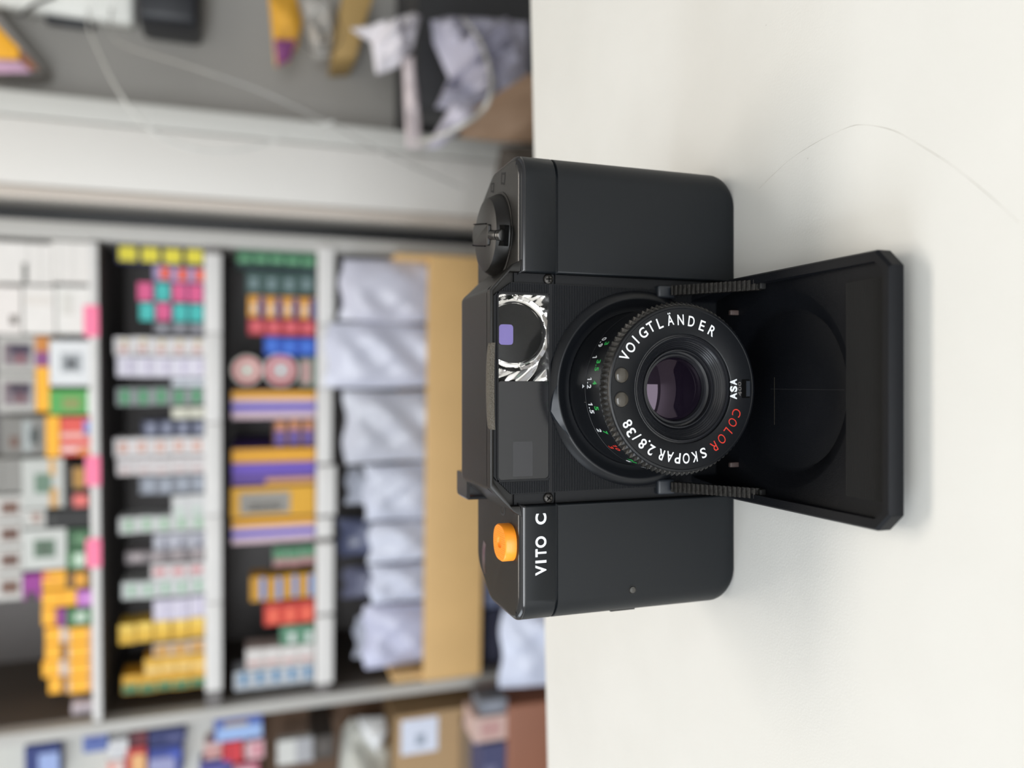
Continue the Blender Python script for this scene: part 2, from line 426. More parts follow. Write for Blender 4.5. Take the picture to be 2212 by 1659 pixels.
# ---- shutter button, counter, little pit
def oval(cx, cy, a, b, z, n=48): return [(cx+a*math.copysign(abs(math.cos(t))**.85, math.cos(t)), cy+b*math.copysign(abs(math.sin(t))**.85, math.sin(t)), z) for t in [2*PI*i/n for i in range(n)]]
bx, by = -38.3, 6.9
V, F = loft([oval(bx, by, 4.45, 5.0, 59.0), oval(bx, by, 4.45, 5.0, 61.6), oval(bx, by, 4.2, 4.75, 61.95), oval(bx, by, 1.3, 1.7, 61.95), oval(bx, by, 1.1, 1.5, 61.5)])
sb = mk('shutter_button', V, F, camera, ORANGE, smooth=True); sb['label'] = 'orange oval shutter button'
pb = MB()
for i in range(-8, 9):
    for j in range(-9, 10):
        x = i*.5; y = j*.5
        if (x/4.0)**2+(y/4.5)**2 < 1 and (x/1.5)**2+(y/1.9)**2 > 1:
            pb.add([(bx+x-.17, by+y-.17, 61.94), (bx+x+.17, by+y-.17, 61.94), (bx+x+.17, by+y+.17, 61.94), (bx+x-.17, by+y+.17, 61.94), (bx+x, by+y, 62.1)],
                   [(0, 1, 4), (1, 2, 4), (2, 3, 4), (3, 0, 4)])
pb.build('grip_texture', sb, ORANGE, fix=False)
V, F = loft([oval(-31.6, 12.5, 1.3, 1.9, 59.12, 24), oval(-31.6, 12.5, 1.3, 1.9, 59.24, 24), oval(-31.4, 12.7, .9, 1.4, 59.24, 24), oval(-31.4, 12.7, .8, 1.3, 59.14, 24)], True)
mk('dimple', V, F, camera, BLK_GLOSS, smooth=True)
arc = []
for k in range(17):
    a = math.radians(58 + 64*k/16); arc.append((-46.2 + 8.6*math.cos(a)-0.4, 22.3+8.4*math.sin(a)-.6))
arc2 = [(-46.6 + 7.2*math.cos(math.radians(122-64*k/16)), 20.6 + 7.2*math.sin(math.radians(122-64*k/16))) for k in range(17)]
pts = arc+arc2
V, F = loft([[(x, y, 59.1) for x, y in pts], [(x, y, 59.26) for x, y in pts]])
mk('film_counter_window', V, F, camera, mat('counter_glass', (78, 66, 62), 0.08, spec=.8))
# ---- rewind knob
kx, ky, kr = 37.6, 16.2, 10.4
V, F = zlathe([(kr+.6, 58.9), (kr+.6, 59.35), (kr, 59.5), (kr-.1, 60.2), (kr-1.3, 62.6), (kr-2.6, 63.1), (2.0, 63.5), (0.01, 63.55)], kx, ky, 96)
knob = mk('rewind_knob', V, F, camera, BLK_TOP, smooth=True)
# folding crank across the top of the knob
def orient(pts, ang, cx, cy): 
    c_, s_ = math.cos(ang), math.sin(ang); return [(cx+x*c_-y*s_, cy+x*s_+y*c_, z) for x, y, z in pts]
ca = math.radians(80)
cr = fillet([(-6.0, -2.6, .5), (6.6, -2.6, 1.0), (7.6, 0, 1.5), (6.6, 2.6, 1.0), (-6.0, 2.6, .5)], 4)
V, F = loft([orient([(x, y, 62.0) for x, y in cr], ca, kx, ky), orient([(x, y, 63.75) for x, y in cr], ca, kx, ky), orient([(x*.97+.1, y*.93, 63.9) for x, y in cr], ca, kx, ky)])
mk('folding_crank', V, F, knob, BLK_TOP, bevel=0.00015, seg=2)
for sgn in (-1, 1):
    gv = [(-3.0, sgn*2.75-.14), (8.0, sgn*2.75-.14), (8.0, sgn*2.75+.14), (-3.0, sgn*2.75+.14)]
    V, F = loft([orient([(x, y, 62.4) for x, y in gv], ca, kx, ky), orient([(x, y, 63.62) for x, y in gv], ca, kx, ky)])
    mk('groove', V, F, knob, mat('slot_black', (4, 4, 4), .8, spec=.08))
# dark slot at the front of the knob with the steel spindle lying in it
sl = [(-2.6, -2.9), (2.6, -2.9), (2.6, 8.6), (-2.6, 8.6)]
sl = fillet([(-10.9, -2.5, .4), (-5.9, -2.5, .4), (-5.9, 2.5, .4), (-10.9, 2.5, .4)], 3)
V, F = loft([orient([(x, y, 60.0) for x, y in sl], ca, kx, ky), orient([(x, y, 63.3+(x+5.9)*.42) for x, y in sl], ca, kx, ky)])
mk('crank_slot', V, F, knob, mat('slot_black', (4, 4, 4), .8, spec=.08))
dirv = Vector((math.cos(ca), math.sin(ca), 0)) * -1
st = Vector((kx, ky, 62.9)) + dirv*6.0
Pth = []; Rd = []
for d, r in ((0, .3), (.05, 1.2), (.3, 1.35), (3.0, 1.35), (3.05, 1.1), (3.3, 1.1), (3.35, 1.35), (4.0, 1.35), (4.05, 1.1), (4.2, 1.1), (4.25, 1.4), (4.9, 1.4), (5.0, 1.2)):
    Pth.append(st + dirv*d + Vector((0, 0, -d*.3))); Rd.append(r)
V, F = tube(Pth, Rd, 20)
mk('spindle', V, F, knob, STEEL, smooth=True); 
# two small lozenge marks let into the top plate corner
for (px, py) in ((1090, 384), (1066, 404)):
    x, y = on_z(px, py, 59.2)
    sk = 1.1 if px > 1080 else .9
    q = [(x-1.6*sk, y+.1), (x-.9*sk, y+2.6*sk), (x+1.7*sk, y+2.2*sk), (x+1.1*sk, y-.6*sk)]
    cx_, cy_ = sum(p[0] for p in q)/4, sum(p[1] for p in q)/4
    V = [(a, b, 59.26) for a, b in q] + [(cx_+(a-cx_)*.75, cy_+(b-cy_)*.75, 59.26) for a, b in q] + [(cx_-.3, cy_+.2, 59.0), (cx_+.3, cy_-.2, 59.0)]
    V += [(a, b, 59.1) for a, b in q]
    F = [(0, 1, 5, 4), (1, 2, 6, 5), (2, 3, 7, 6), (3, 0, 4, 7), (4, 5, 8), (6, 7, 9), (5, 6, 9, 8), (7, 4, 8, 9), (0, 1, 11, 10), (1, 2, 12, 11), (2, 3, 13, 12), (3, 0, 10, 13)]
    mk('tripod_mark', V, F, camera, BLK_DEEP).name = 'lozenge_mark'
# ---- pin and slot on the left half
x, z = on_y(1366, 1273, 0)
V, F = lathe([(1.15, .05), (1.1, -.06), (.95, -.06), (.85, .04)], x, z, 28)
pn = mk('latch_pin', V, F, camera, BLK_GLOSS, smooth=True)
V, F = lathe([(.8, .04), (.75, -.28), (.5, -.36), (.001, -.36)], x-.1, z, 24)
mk('pin_head', V, F, pn, mat('pin_plastic', (62, 60, 56), .35, bump=.6, scale=2500), smooth=True)
V = [(-57.12, 4.6, 33.3), (-57.12, 9.0, 33.3), (-57.12, 9.0, 26.6), (-57.12, 4.6, 26.6), (-56.5, 4.6, 33.3), (-56.5, 9, 33.3), (-56.5, 9, 26.6), (-56.5, 4.6, 26.6)]
mk('side_slot', V, [(0, 1, 2, 3), (4, 5, 6, 7), (0, 1, 5, 4), (1, 2, 6, 5), (2, 3, 7, 6), (3, 0, 4, 7)], camera, BLK_GLOSS)

# ================================================================== lens
def part(name, prof, m, n=160, parent=None, smooth=True):
    V, F = lathe(prof, CX, CZ, n); return mk(name, V, F, parent or camera, m, smooth=smooth)
flange = part('lens_collar', [(24.4, 1.25), (24.2, .9), (22.75, -.35), (22.45, -.5), (22.0, -.4), (20.6, .55), (19.8, .8), (19.2, .85), (19.1, 2.2)], BARREL)
# pointed index on the collar
w = []
for k in range(9):
    a = math.radians(-12.6 + (k-4)*4.6); t = 1-abs(k-4)/4
    w.append(((22.5+.15, -.55), (22.6+2.1*t**1.2, .1*(1-t)-.15), (22.8+2.0*t**1.2, 1.2), a))
V = []; F = []
for (r1, y1), (r2, y2), (r3, y3), a in w:
    for r, y in ((r1, y1), (r2, y2), (r3, y3)): V.append((CX+r*math.sin(a), y, CZ+r*math.cos(a)))
for k in range(8):
    for j in range(2): F.append((k*3+j, (k+1)*3+j, (k+1)*3+j+1, k*3+j+1))
mk('collar_point', V, F, flange, mat('grey_black_plastic', (34, 38, 44), .42), smooth=True)
barrel = part('lens_barrel', [(19.2, 2.2), (19.2, 1.2), (18.95, .8), (18.95, -8.2), (18.8, -8.25), (18.8, -8.45), (18.98, -8.5), (18.98, -16.0), (18.4, -16.2), (18.4, -19.0)], BARREL)
# diamond knurl
n = 192; V = []; F = []
rings = [(-16.25, 18.95, 18.75), (-17.0, 19.45, 18.85), (-17.75, 19.75, 18.9), (-18.6, 19.4, 18.8), (-19.55, 18.75, 18.7)]
for y, rp_, rv in rings:
    for i in range(n):
        a = 2*PI*i/n; r = rp_ if i % 2 else rv
        V.append((CX+r*math.sin(a), y, CZ+r*math.cos(a)))
for j in range(4):
    for i in range(n): F.append((j*n+i, j*n+(i+1) % n, (j+1)*n+(i+1) % n, (j+1)*n+i))
mk('knurled_ring', V, F, camera, mat('knurl_black', (30, 29, 27), .42))
face = part('name_ring', [(18.7, -19.5), (18.55, -19.95), (18.35, -20.05), (18.1, -20.05), (17.95, -19.9), (12.6, -19.9), (12.35, -19.8), (12.25, -19.2)], BARREL)
part('filter_thread', [(12.25, -19.2), (11.9, -19.25), (11.8, -19.45), (11.55, -19.45), (11.45, -19.1), (11.0, -18.6), (10.9, -18.75), (10.6, -18.4), (10.5, -18.55), (10.2, -18.15), (10.1, -18.3),
                       (9.8, -17.9), (9.7, -18.05), (9.4, -17.65), (9.3, -17.8), (9.0, -17.3), (8.9, -17.75), (8.6, -17.75), (8.5, -16.6), (8.0, -16.2), (7.9, -16.45), (7.45, -16.45), (7.15, -15.7)],
     mat('thread_black', (26, 27, 31), .3, spec=.6), parent=face)
prof_ = [(7.15*math.sin(t), -15.7 - 2.0*(math.cos(t)-math.cos(1.3))/(1-math.cos(1.3))*.9) for t in [1.3*k/16 for k in range(16, -1, -1)]]
prof_ = [(7.15*k/16, -15.6-1.5*(1-(k/16)**2)) for k in range(16, 0, -1)] + [(0.001, -17.1)]
gl = part('lens_element', prof_, LENS, n=96)
# the two little meter windows
for px, py in ((1343, 810.5), (1343, 863)):
    x, z = on_y(px, py, -20)
    V, F = lathe([(1.85, -19.92), (1.78, -20.02), (1.7, -20.02), (1.62, -19.9)], x, z, 32)
    r_ = mk('meter_window', V, F, camera, BLK_DEEP, smooth=True)
    V, F = lathe([(1.65, -19.93)] + [(1.65*math.cos(t), -19.95-.55*math.sin(t)) for t in [PI/2*k/7 for k in range(1, 8)]], x, z, 32)
    mk('meter_lens', V, F, r_, mat('meter_lens_grey', (66, 62, 56), .14, spec=.4), smooth=True)
# lettering on the face of the ring
def face_text(items, h, wd, name, m, inward=False, weight=.02, y=-19.93):
    M_ = MB()
    for ch, cxp, cyp in items:
        px, py = 1180+cxp/3.771, 620+cyp/3.771
        X, Z = on_y(px, py, -19.93)
        a = math.atan2(X-CX, Z-CZ)                # clockwise from the top
        rr = math.hypot(X-CX, Z-CZ)
        gv, gf, gw, gh, g0 = glyph(ch, weight)
        hh = h; ww = wd.get(ch, wd['_'])
        if ch == 'Ä': hh = h*1.22; rr += h*.11
        if ch == '.': hh = ww = .45; rr -= h*.42
        up = Vector((math.sin(a), math.cos(a))); rt = Vector((math.cos(a), -math.sin(a)))
        if inward: up = -up; rt = -rt
        c0 = Vector((CX + rr*math.sin(a), CZ + rr*math.cos(a)))
        Vv = []
        for gx, gy in gv:
            p = c0 + rt*(gx-.5)*ww + up*(gy-.5)*hh; Vv.append((p.x, y, p.y))
        M_.add(Vv, gf)
    return M_.build(name, face, m, fix=False)
WD = {'_': 1.62, 'I': .34, 'L': 1.25, 'O': 1.95, 'G': 1.85, 'V': 1.8, '/': 1.1, 'C': 1.75, 'S': 1.55, 'E': 1.35}
face_text([('V', 640, 562), ('O', 687, 492), ('I', 729, 428), ('G', 790, 374), ('T', 852, 325), ('L', 925, 295), ('Ä', 1010, 270), ('N', 1095, 267), ('D', 1183, 280), ('E', 1270, 315), ('R', 1350, 358)], 2.35, WD, 'lettering', WHITE_INK, weight=.012)
W2 = {'_': 1.45, 'O': 1.75, 'L': 1.15, '/': 1.0, 'A': 1.7, 'C': 1.7, '8': 1.45}
face_text([('S', 1280, 1352), ('K', 1207, 1384), ('O', 1140, 1396), ('P', 1070, 1395), ('A', 1005, 1383), ('R', 935, 1365), ('2', 853, 1328), ('.', 822, 1285), ('8', 785, 1277), ('/', 737, 1222), ('3', 690, 1183), ('8', 662, 1115)], 2.35, W2, 'lettering', WHITE_INK, weight=.012)
face_text([('R', 1368, 1300), ('O', 1430, 1237), ('L', 1480, 1180), ('O', 1518, 1103), ('C', 1550, 1025)], 2.3, W2, 'lettering', RED_INK, weight=-.004)
def flat_text(chars, name, m, parent, y, weight=.03):   # chars: (ch, X0, X1, Z0, Z1)
    M_ = MB()
    for ch, a0, a1, b0, b1 in chars:
        gv, gf, *_ = glyph(ch, weight)
        M_.add([(a0+(a1-a0)*g[0], y, b0+(b1-b0)*g[1]) for g in gv], gf)
    return M_.build(name, parent, m, fix=False)
def crop_rect(x0_, x1_, ya, yb, Y):                # crop pixels -> X/Z rectangle
    X0, Z1 = on_y(1180+x0_/3.771, 620+yb/3.771, Y); X1, Z0 = on_y(1180+x1_/3.771, 620+ya/3.771, Y)
    return X0, X1, Z0, Z1
Ym = -19.94
flat_text([('A', *crop_rect(1497, 1553, 862, 915, Ym)), ('S', *crop_rect(1497, 1556, 806, 855, Ym)), ('A', *crop_rect(1497, 1553, 748, 800, Ym))], 'lettering', WHITE_INK, face, Ym, .045)
flat_text([('4', *crop_rect(1562, 1592, 850, 888, Ym)), ('0', *crop_rect(1562, 1590, 812, 845, Ym)), ('0', *crop_rect(1562, 1588, 772, 806, Ym))], 'lettering', GREY_INK, face, Ym, .02)
X0, X1, Z0, Z1 = crop_rect(1592, 1668, 752, 905, Ym)
V, F = loft([[(x, -19.88, z) for x, z in rrect(X0, X1, Z0+.3, Z1, .15)], [(x, -20.0, z) for x, z in rrect(X0+.1, X1-.1, Z0+.4, Z1-.1, .15)]])
sw = mk('speed_selector', V, F, face, mat('slot_black', (4, 4, 4), .8, spec=.08))
X0, X1, Z0, Z1 = crop_rect(1626, 1658, 762, 893, Ym)
V, F = loft([[(x, -19.9, z) for x, z in rrect(X0, X1, Z0, Z1, .1)], [(x, -20.15, z) for x, z in rrect(X0+.1, X1-.1, Z0+.1, Z1-.1, .1)]])
mk('speed_tab', V, F, camera, mat('grey_black_plastic', (34, 38, 44), .42))
# numbers round the barrel, read from behind
def barrel_text(items, m, y, h):
    for s, deg in items:
        M_ = MB(); wd_ = {'.': .42, '1': .8}
        tot = sum(wd_.get(c, .92) for c in s) + .2*(len(s)-1); x = -tot/2
        for ch in s:
            gv, gf, *_ = glyph(ch, .03); w_ = wd_.get(ch, .92)
            hh = h if ch != '.' else h*.22
            Vv = []
            for gx, gy in gv:
                a = math.radians(deg) - (x+gx*w_)/19.0
                yy = y + h/2 - gy*hh; r = 19.03
                Vv.append((CX+r*math.sin(a), yy, CZ+r*math.cos(a)))
            M_.add(Vv, gf); x += w_+.2
        M_.build('scale_number', barrel, m, fix=False)
barrel_text([('0.9', 34.2), ('1', 22.2), ('1.2', 4.0), ('1.5', -13.4), ('2', -30), ('6', -62)], WHITE_INK, -10.6, 2.3)
barrel_text([('3', -45)], RED_INK, -10.6, 2.2)
barrel_text([('3', 32.6), ('3.5', 16.2), ('4', 4.2), ('5', -13.2), ('7', -31), ('20', -60)], GREEN_INK, -13.5, 2.1)
barrel_text([('10', -44.5)], RED_INK, -13.5, 2.1)
def bpt(deg, y, r=19.04): a = math.radians(deg); return (CX+r*math.sin(a), y, CZ+r*math.cos(a))
mk('distance_index', [bpt(0.2, -6.9), bpt(3.2, -6.9), bpt(1.7, -8.1)], [(0, 1, 2)], barrel, WHITE_INK, fix=False)
mk('scale_tick', [bpt(-9.6, -7.5), bpt(-9.2, -7.5), bpt(-9.2, -8.6), bpt(-9.6, -8.6)], [(0, 1, 2, 3)], barrel, GREY_INK, fix=False)
mk('scale_tick', [bpt(-75, -9.5), bpt(-73.8, -9.5), bpt(-73.8, -14), bpt(-75, -14)], [(0, 1, 2, 3)], barrel, WHITE_INK, fix=False)
# name on the left shoulder
def cr4(ya, yb): return (on_y(1168, 1060+yb/5.53, 0)[0], on_y(1168, 1060+ya/5.53, 0)[0], 52.45, 55.25)
flat_text([('V', *cr4(888, 1012)), ('I', *cr4(832, 864)), ('T', *cr4(694, 790)), ('O', *cr4(544, 682)), ('C', *cr4(272, 404))], 'lettering', WHITE_INK, top, -.03, .032)

# ================================================================== the folding door and its struts
door = empty('front_door', (0, 0, 0)); door.parent = camera
DX, DH = -1.2, 26.9
CCX, CCY, CR = -1.2, -24.2, 22.2
outl = [(DX+DH, -9, 0), (DX+DH, -54.6, 0), (DX+DH-3.3, -57.9, 0), (DX-DH+3.3, -57.9, 0), (DX-DH, -54.6, 0), (DX-DH, -9, 0), (DX-24.2, 1.5, 0), (DX+24.2, 1.5, 0)]
outl = fillet([(a, b, .6 if b < -50 else 2) for a, b, c in outl], 4)
inn = fillet([(DX+DH-2.2, -9, 2), (DX+DH-2.2, -54.0, .5), (DX+DH-4.1, -56.2, .5), (DX-DH+4.1, -56.2, .5), (DX-DH+2.2, -54.0, .5), (DX-DH+2.2, -9, 2), (DX-22.4, 1.5, 2), (DX+22.4, 1.5, 2)], 4)
def zr(y): return 6.3 + (max(0, y+13)*.42)         # the side rims rise towards the hinge
# rim
V = []; n = len(outl)
for l, f in ((outl, lambda y: 3.0), (outl, lambda y: 3.3), (outl, lambda y: zr(y)-.5), (outl, zr), (inn, zr), (inn, lambda y: 4.9)):
    V += [(x, y, f(y)) for x, y in l]
for i in range(n):                                 # chamfer of top edge
    x, y, z = V[3*n+i]; V[3*n+i] = (DX+(x-DX)*.985, y+.4 if y < -30 else y, z)
F = [(j*n+i, j*n+(i+1) % n, (j+1)*n+(i+1) % n, (j+1)*n+i) for j in range(5) for i in range(n)]
F.append(tuple(range(n)))
mk('door_rim', V, F, door, DOORM, smooth=True)
# floor with the round hollow that clears the lens
nn = 144; V = []; F = []
def hit_poly(a):
    d = Vector((math.cos(a), math.sin(a))); best = None
    for i in range(len(inn)):
        p = Vector(inn[i]) - Vector((CCX, CCY)); q = Vector(inn[(i+1) % len(inn)]) - Vector((CCX, CCY)); e = q-p
        den = d.x*e.y - d.y*e.x
        if abs(den) < 1e-9: continue
        t = (p.x*e.y-p.y*e.x)/den; s = (p.x*d.y-p.y*d.x)/den
        if t > 0 and -1e-6 <= s <= 1+1e-6: best = t if best is None else min(best, t)
    return best or CR+1
ringdef = []
for k in range(nn):
    a = 2*PI*k/nn; t = hit_poly(a); c_, s_ = math.cos(a), math.sin(a)
    ringdef.append([(CCX+t*c_, CCY+t*s_, 4.9), (CCX+(CR+.5)*c_, CCY+(CR+.5)*s_, 4.9), (CCX+CR*c_, CCY+CR*s_, 4.75),
                    (CCX+19.0*c_, -25.0+19.0*s_, 3.6), (CCX+18.0*c_, -26.2+18.0*s_, 3.35), (CCX+17.6*c_, -26.2+17.6*s_, 3.45), (CCX+9.4*c_, -26.2+9.4*s_, 3.4), (CCX+9.2*c_, -26.2+9.2*s_, 3.47), (CCX+.01*c_, -26.2+.01*s_, 3.47)])
for r_ in ringdef: V += r_
for k in range(nn):
    for j in range(8): F.append((k*9+j, ((k+1) % nn)*9+j, ((k+1) % nn)*9+j+1, k*9+j+1))
mk('door_floor', V, F, door, DOORM, smooth=True)
rb = MB(); y = -55.9
while y < -45.6:
    rb.add([(-22.6, y, 4.9), (20.4, y, 4.9), (20.4, y+.08, 5.28), (-22.6, y+.08, 5.28), (20.4, y+.24, 5.28), (-22.6, y+.24, 5.28), (20.4, y+.31, 4.9), (-22.6, y+.31, 4.9)],
           [(0, 1, 2, 3), (3, 2, 4, 5), (5, 4, 6, 7), (0, 3, 5, 7), (1, 2, 4, 6)]); y += .375
rb.build('grip_ribs', door, DOOR_RIB, fix=False)
for (xa, xb) in ((22.0, 24.9), (-27.3, -24.4)):
    for (px, y1) in ((1642, 0),):
        X, Y = on_z(1642, 830, 6)
        MB().box(xa+.2, xb-.2, Y-.9, Y+.9, 4.9, 6.6).build('lug', door, DOOR_RIB, bevel=.0003)
for xx in (17.6, -19.9):
    MB().box(xx-.6, xx+.6, -8.6, -7.6, 4.6, 7.2).build('lug', door, mat('lug_plastic', (70, 58, 55), .5), bevel=.0002)
# mark left on the floor of the door
MB().box(-9.5, 1.6, -20.55, -20.45, 3.46, 3.485).build('scuff', door, mat('scuff_grey', (62, 58, 48), .6))
MB().box(-1.25, -1.15, -43.0, -19.0, 3.46, 3.483).build('mould_line', door, mat('mould_grey', (36, 37, 38), .5))
# toothed struts
for xc in (23.4, -25.8):
    m_ = MB(); A = Vector((xc, -0.5, 18.6)); B = Vector((xc-.2 if xc > 0 else xc+.2, -18.6, 6.2))
    d = (B-A); L_ = d.length; d.normalize(); up = Vector((0, -d.z, d.y)) if d.y > 0 else Vector((0, d.z, -d.y))
    up = Vector((0, -math.sin(math.atan2(A.z-B.z, A.y-B.y)), math.cos(math.atan2(A.z-B.z, A.y-B.y))))
    NT = 19
    for k in range(NT):
        for (t0, t1, hh, ww) in ((k/NT, (k+.42)/NT, .95, 1.2), ((k+.42)/NT, (k+1)/NT, .25, 1.2)):
            p = A+d*L_*t0; q = A+d*L_*t1
            Vv = []
            for P_ in (p, q):
                for sx in (-ww, ww):
                    for o_ in (-1.2, hh): Vv.append(tuple(P_+Vector((sx, 0, 0))+up*o_))
            m_.add(Vv, [(0, 1, 3, 2), (4, 6, 7, 5), (0, 2, 6, 4), (1, 5, 7, 3), (0, 4, 5, 1), (2, 3, 7, 6)])
    m_.build('toothed_strut', camera, mat('worn_black', (24, 22, 20), .34, var=.5, scale=1500, bump=.6), fix=False)
    MB().box(xc-1.9, xc+1.3 if xc > 0 else xc+1.9, -.1, 2.6, 17.6, 22.5).build('hinge_block', camera, mat('grey_black_plastic', (34, 38, 44), .42), bevel=.0006)
MB().box(-24, 22, .6, 2.4, 2.0, 4.6).build('door_hinge', camera, BLK_DEEP)
# ================================================================== the shop behind the table
PHI = math.radians(3.2)
EX = Vector((math.cos(PHI), -math.sin(PHI), 0)); EY = Vector((math.sin(PHI), math.cos(PHI), 0))
OS = Vector((0, 1.426, 0)); CAMP = Vector((0, -CAM_D, TZ+CAM_H))
def S(px, py, d=0.0):                             # where a pixel's ray meets the upright plane d behind the shelf fronts
    r = ray(px, py); o = OS + EY*d
    t = (o-CAMP).dot(EY)/r.dot(EY); p = CAMP + r*t
    return (p-OS).dot(EX), p.z
def W_(sx, d, z): return OS + EX*sx + EY*d + Vector((0, 0, z))
def bobj(name, mb, mats, origin, parent=None, **kw):   # mb in shelf coordinates (sx, d, z); origin likewise
    ox, od, oz = origin
    mb.V = [(x-ox, y-od, z-oz) for x, y, z in mb.V]
    if parent: return mb.build(name, parent, mats, k=1, **kw)
    o = mb.build(name, None, mats, k=1, **kw); o.location = W_(ox, od, oz); o.rotation_euler[2] = -PHI
    return o
DARK = mat('shelf_dark_metal', (104, 100, 99), .55, var=.08, scale=20)
GREYM = mat('shelf_light_grey', (176, 174, 170), .45, var=.03, scale=20)
GREYL = mat('rail_white', (214, 212, 210), .5, var=.05, scale=30)
# ---- setting
def slab(name, x0, x1, y0, y1, z0, z1, m):
    return struct(MB().box(x0, x1, y0, y1, z0, z1).build(name, None, m, k=1))
slab('floor', -4, 4, -4, 3.0, -0.05, 0, mat('floor_grey', (120, 116, 110), .5, var=.1, scale=5))
slab('ceiling', -4, 4, -4, 3.0, 2.85, 2.9, mat('ceiling_white', (232, 230, 225), .8, var=.02, scale=5))
wb = MB().box(-3.4, 3.4, .46, .52, 0, 2.85)
o = bobj('wall_back', wb, mat('wall_grey', (158, 156, 152), .8, var=.03, scale=4), (0, .46, 0)); struct(o)
# ---- shelving unit
xl = S(500, 1513)[0]-.012; xr = S(500, 534)[0]     # inner faces of the two side panels
zA0, zA1 = S(216, 1000)[1], S(196, 1000)[1]
zB0, zB1 = S(479, 1000)[1], S(443, 1000)[1]
zC0, zC1 = S(719, 1000)[1], S(684, 1000)[1]
zD0, zD1 = S(1036, 1000)[1], S(1022, 1000)[1]
TOPZ = 1.75; DEP = .36
unit = empty('shelving_unit', W_(0, 0, 0), -PHI)
tag(unit, 'tall grey metal shelving unit full of boxes behind the white table', 'shelving')
def up(name, mb, m, **kw): return mb.build(name, unit, m, k=1, **kw)
up('side_panel', MB().box(xl-.024, xl, 0, DEP, 0, TOPZ), GREYM, bevel=.003)
up('side_panel', MB().box(xr, xr+.030, 0, DEP, 0, TOPZ), GREYM, bevel=.003)
up('inner_lining', MB().box(xl, xl+.003, .03, DEP, .05, TOPZ-.02), mat('lining_brown_grey', (88, 80, 72), .6))
up('back_panel', MB().box(xl, xr, DEP-.01, DEP, 0, TOPZ), DARK)
up('top_panel', MB().box(xl, xr, 0, DEP, TOPZ-.03, TOPZ), GREYM)
for (a, b, th) in ((zA0, zA1, 0), (zB0, zB1, 0), (zC0, zC1, 0), (zD0, zD1, 0), (zD0-.33, zD0-.31, 0)):
    up('shelf_board', MB().box(xl, xr, .004, DEP-.01, max(a, b-.028), b), DARK)
lip = lambda z0, z1, m, nm: up(nm, MB().box(xl+.005, xr-.005, -.004, .0035, z0, z1), m, bevel=.002)
lip(zA0, zA1, GREYL, 'shelf_edge')
lip(zD0, zD1, GREYM, 'shelf_edge')
def pr(y, x, d=-.004): return S(x, y, d)[0]
for y0, y1 in ((548, 720), (722, 912), (914, 1112), (1114, 1300), (1302, 1490)):
    up('price_strip', MB().box(pr(y1, 460), pr(y0, 460), -.009, .0035, zB0, zB1), GREYL, bevel=.001)
for y0, y1, dx in ((535, 700, 0), (702, 838, 3), (840, 1000, -3), (1006, 1112, 5), (1118, 1160, 0), (1172, 1324, 2), (1330, 1474, 2)):
    up('price_strip', MB().box(pr(y1, 700), pr(y0, 700), -.009, .0035, zC0-dx*.001, zC1), GREYL, bevel=.001)
PK = mat('fluorescent_pink', (255, 128, 165), .6)
for y0, y1 in ((660, 727), (985, 1049), (1163, 1225)):
    s_ = up('sticker', MB().box(pr(y1, 205), pr(y0, 205), -.0062, -.0042, zA0-.001, zA1+.008), PK); s_['label'] = 'pink sticker'
# ---- goods: a carton is a bevelled box with printed panels
def carton(name, px0, px1, py0, py1, base, decos=(), d=.03, th=.055, label=None, cat='box', group=None, zbot=None, ztop=None, mesh_from=None, rough=.6, bev=.0015):
    xm = (px0+px1)/2; ym = (py0+py1)/2
    a, _ = S(xm, py1, d); b, _ = S(xm, py0, d)
    z1 = S(px0, ym, d)[1] if ztop is None else ztop
    z0 = S(px1, ym, d)[1] if zbot is None else zbot
    g = .0008
    ox = (a+b)/2; w = (b-a)/2-g; h = z1-z0-g
    if mesh_from is not None and abs(mesh_from['w_']-w) < 2e-3 and abs(mesh_from['h_']-h) < 2e-3:
        o = mesh_from.copy(); COL.objects.link(o); o.location = W_(ox, d, z0)
    else:
        m = MB().box(-w, w, 0, th, 0, h, 0); mats = [C(*base, rough)]
        for i, (fx0, fx1, fz0, fz1, col) in enumerate(decos):
            m.box(-w+2*w*fx0, -w+2*w*fx1, -.0006, .0002, h*fz0, h*fz1, i+1); mats.append(C(*col, rough))
        o = m.build(name, None, mats, k=1); o.location = W_(ox, d, z0); o.rotation_euler[2] = -PHI
        b_ = o.modifiers.new('bevel', 'BEVEL'); b_.width = bev; b_.segments = 2; b_.limit_method = 'ANGLE'
        o['w_'] = w; o['h_'] = h
    tag(o, label, cat, group)
    return o
ORD = ['top', 'second', 'third', 'fourth', 'fifth']
def ordn(i, n):
    if n == 1: return 'only box'
    if i == 0: return 'topmost'
    if i == n-1: return 'lowest of stack'
    return ['', 'second from top', 'third from top', 'fourth from top'][i]
JIT = random.Random(3)
def stack(shelf, x0, x1, n, y0, y1, base, decos, look, d=.03, name='film_box', th=.055, alt=None):
    zb = {'upper': zB1, 'lower': zC1}[shelf]+.0004
    ym = (y0+y1)/2; zt = S(x0, ym, d)[1]; hh = (zt-zb)/n
    src = None
    for i in range(n):
        bs, dc = (base, decos) if not (alt and i in alt) else alt[i][:2]
        jy = JIT.uniform(-1.2, 1.2); jd = JIT.uniform(0, .006)
        z1 = zt-hh*i; z0 = z1-hh
        lab = '%s, %s' % (look, ordn(i, n))
        if alt and i in alt: lab = alt[i][2]
        w0 = S(x1, y1+jy, d)[0]; w1 = S(x1, y0+jy, d)[0]
        o = carton(name, x0, x1, y0+jy, y1+jy, bs, dc, d=d+jd, th=th, label=lab, zbot=z0, ztop=z1,
                   group=None, mesh_from=src if not alt else None)
        src = src or o
    return
B = 'upper'; Cc = 'lower'
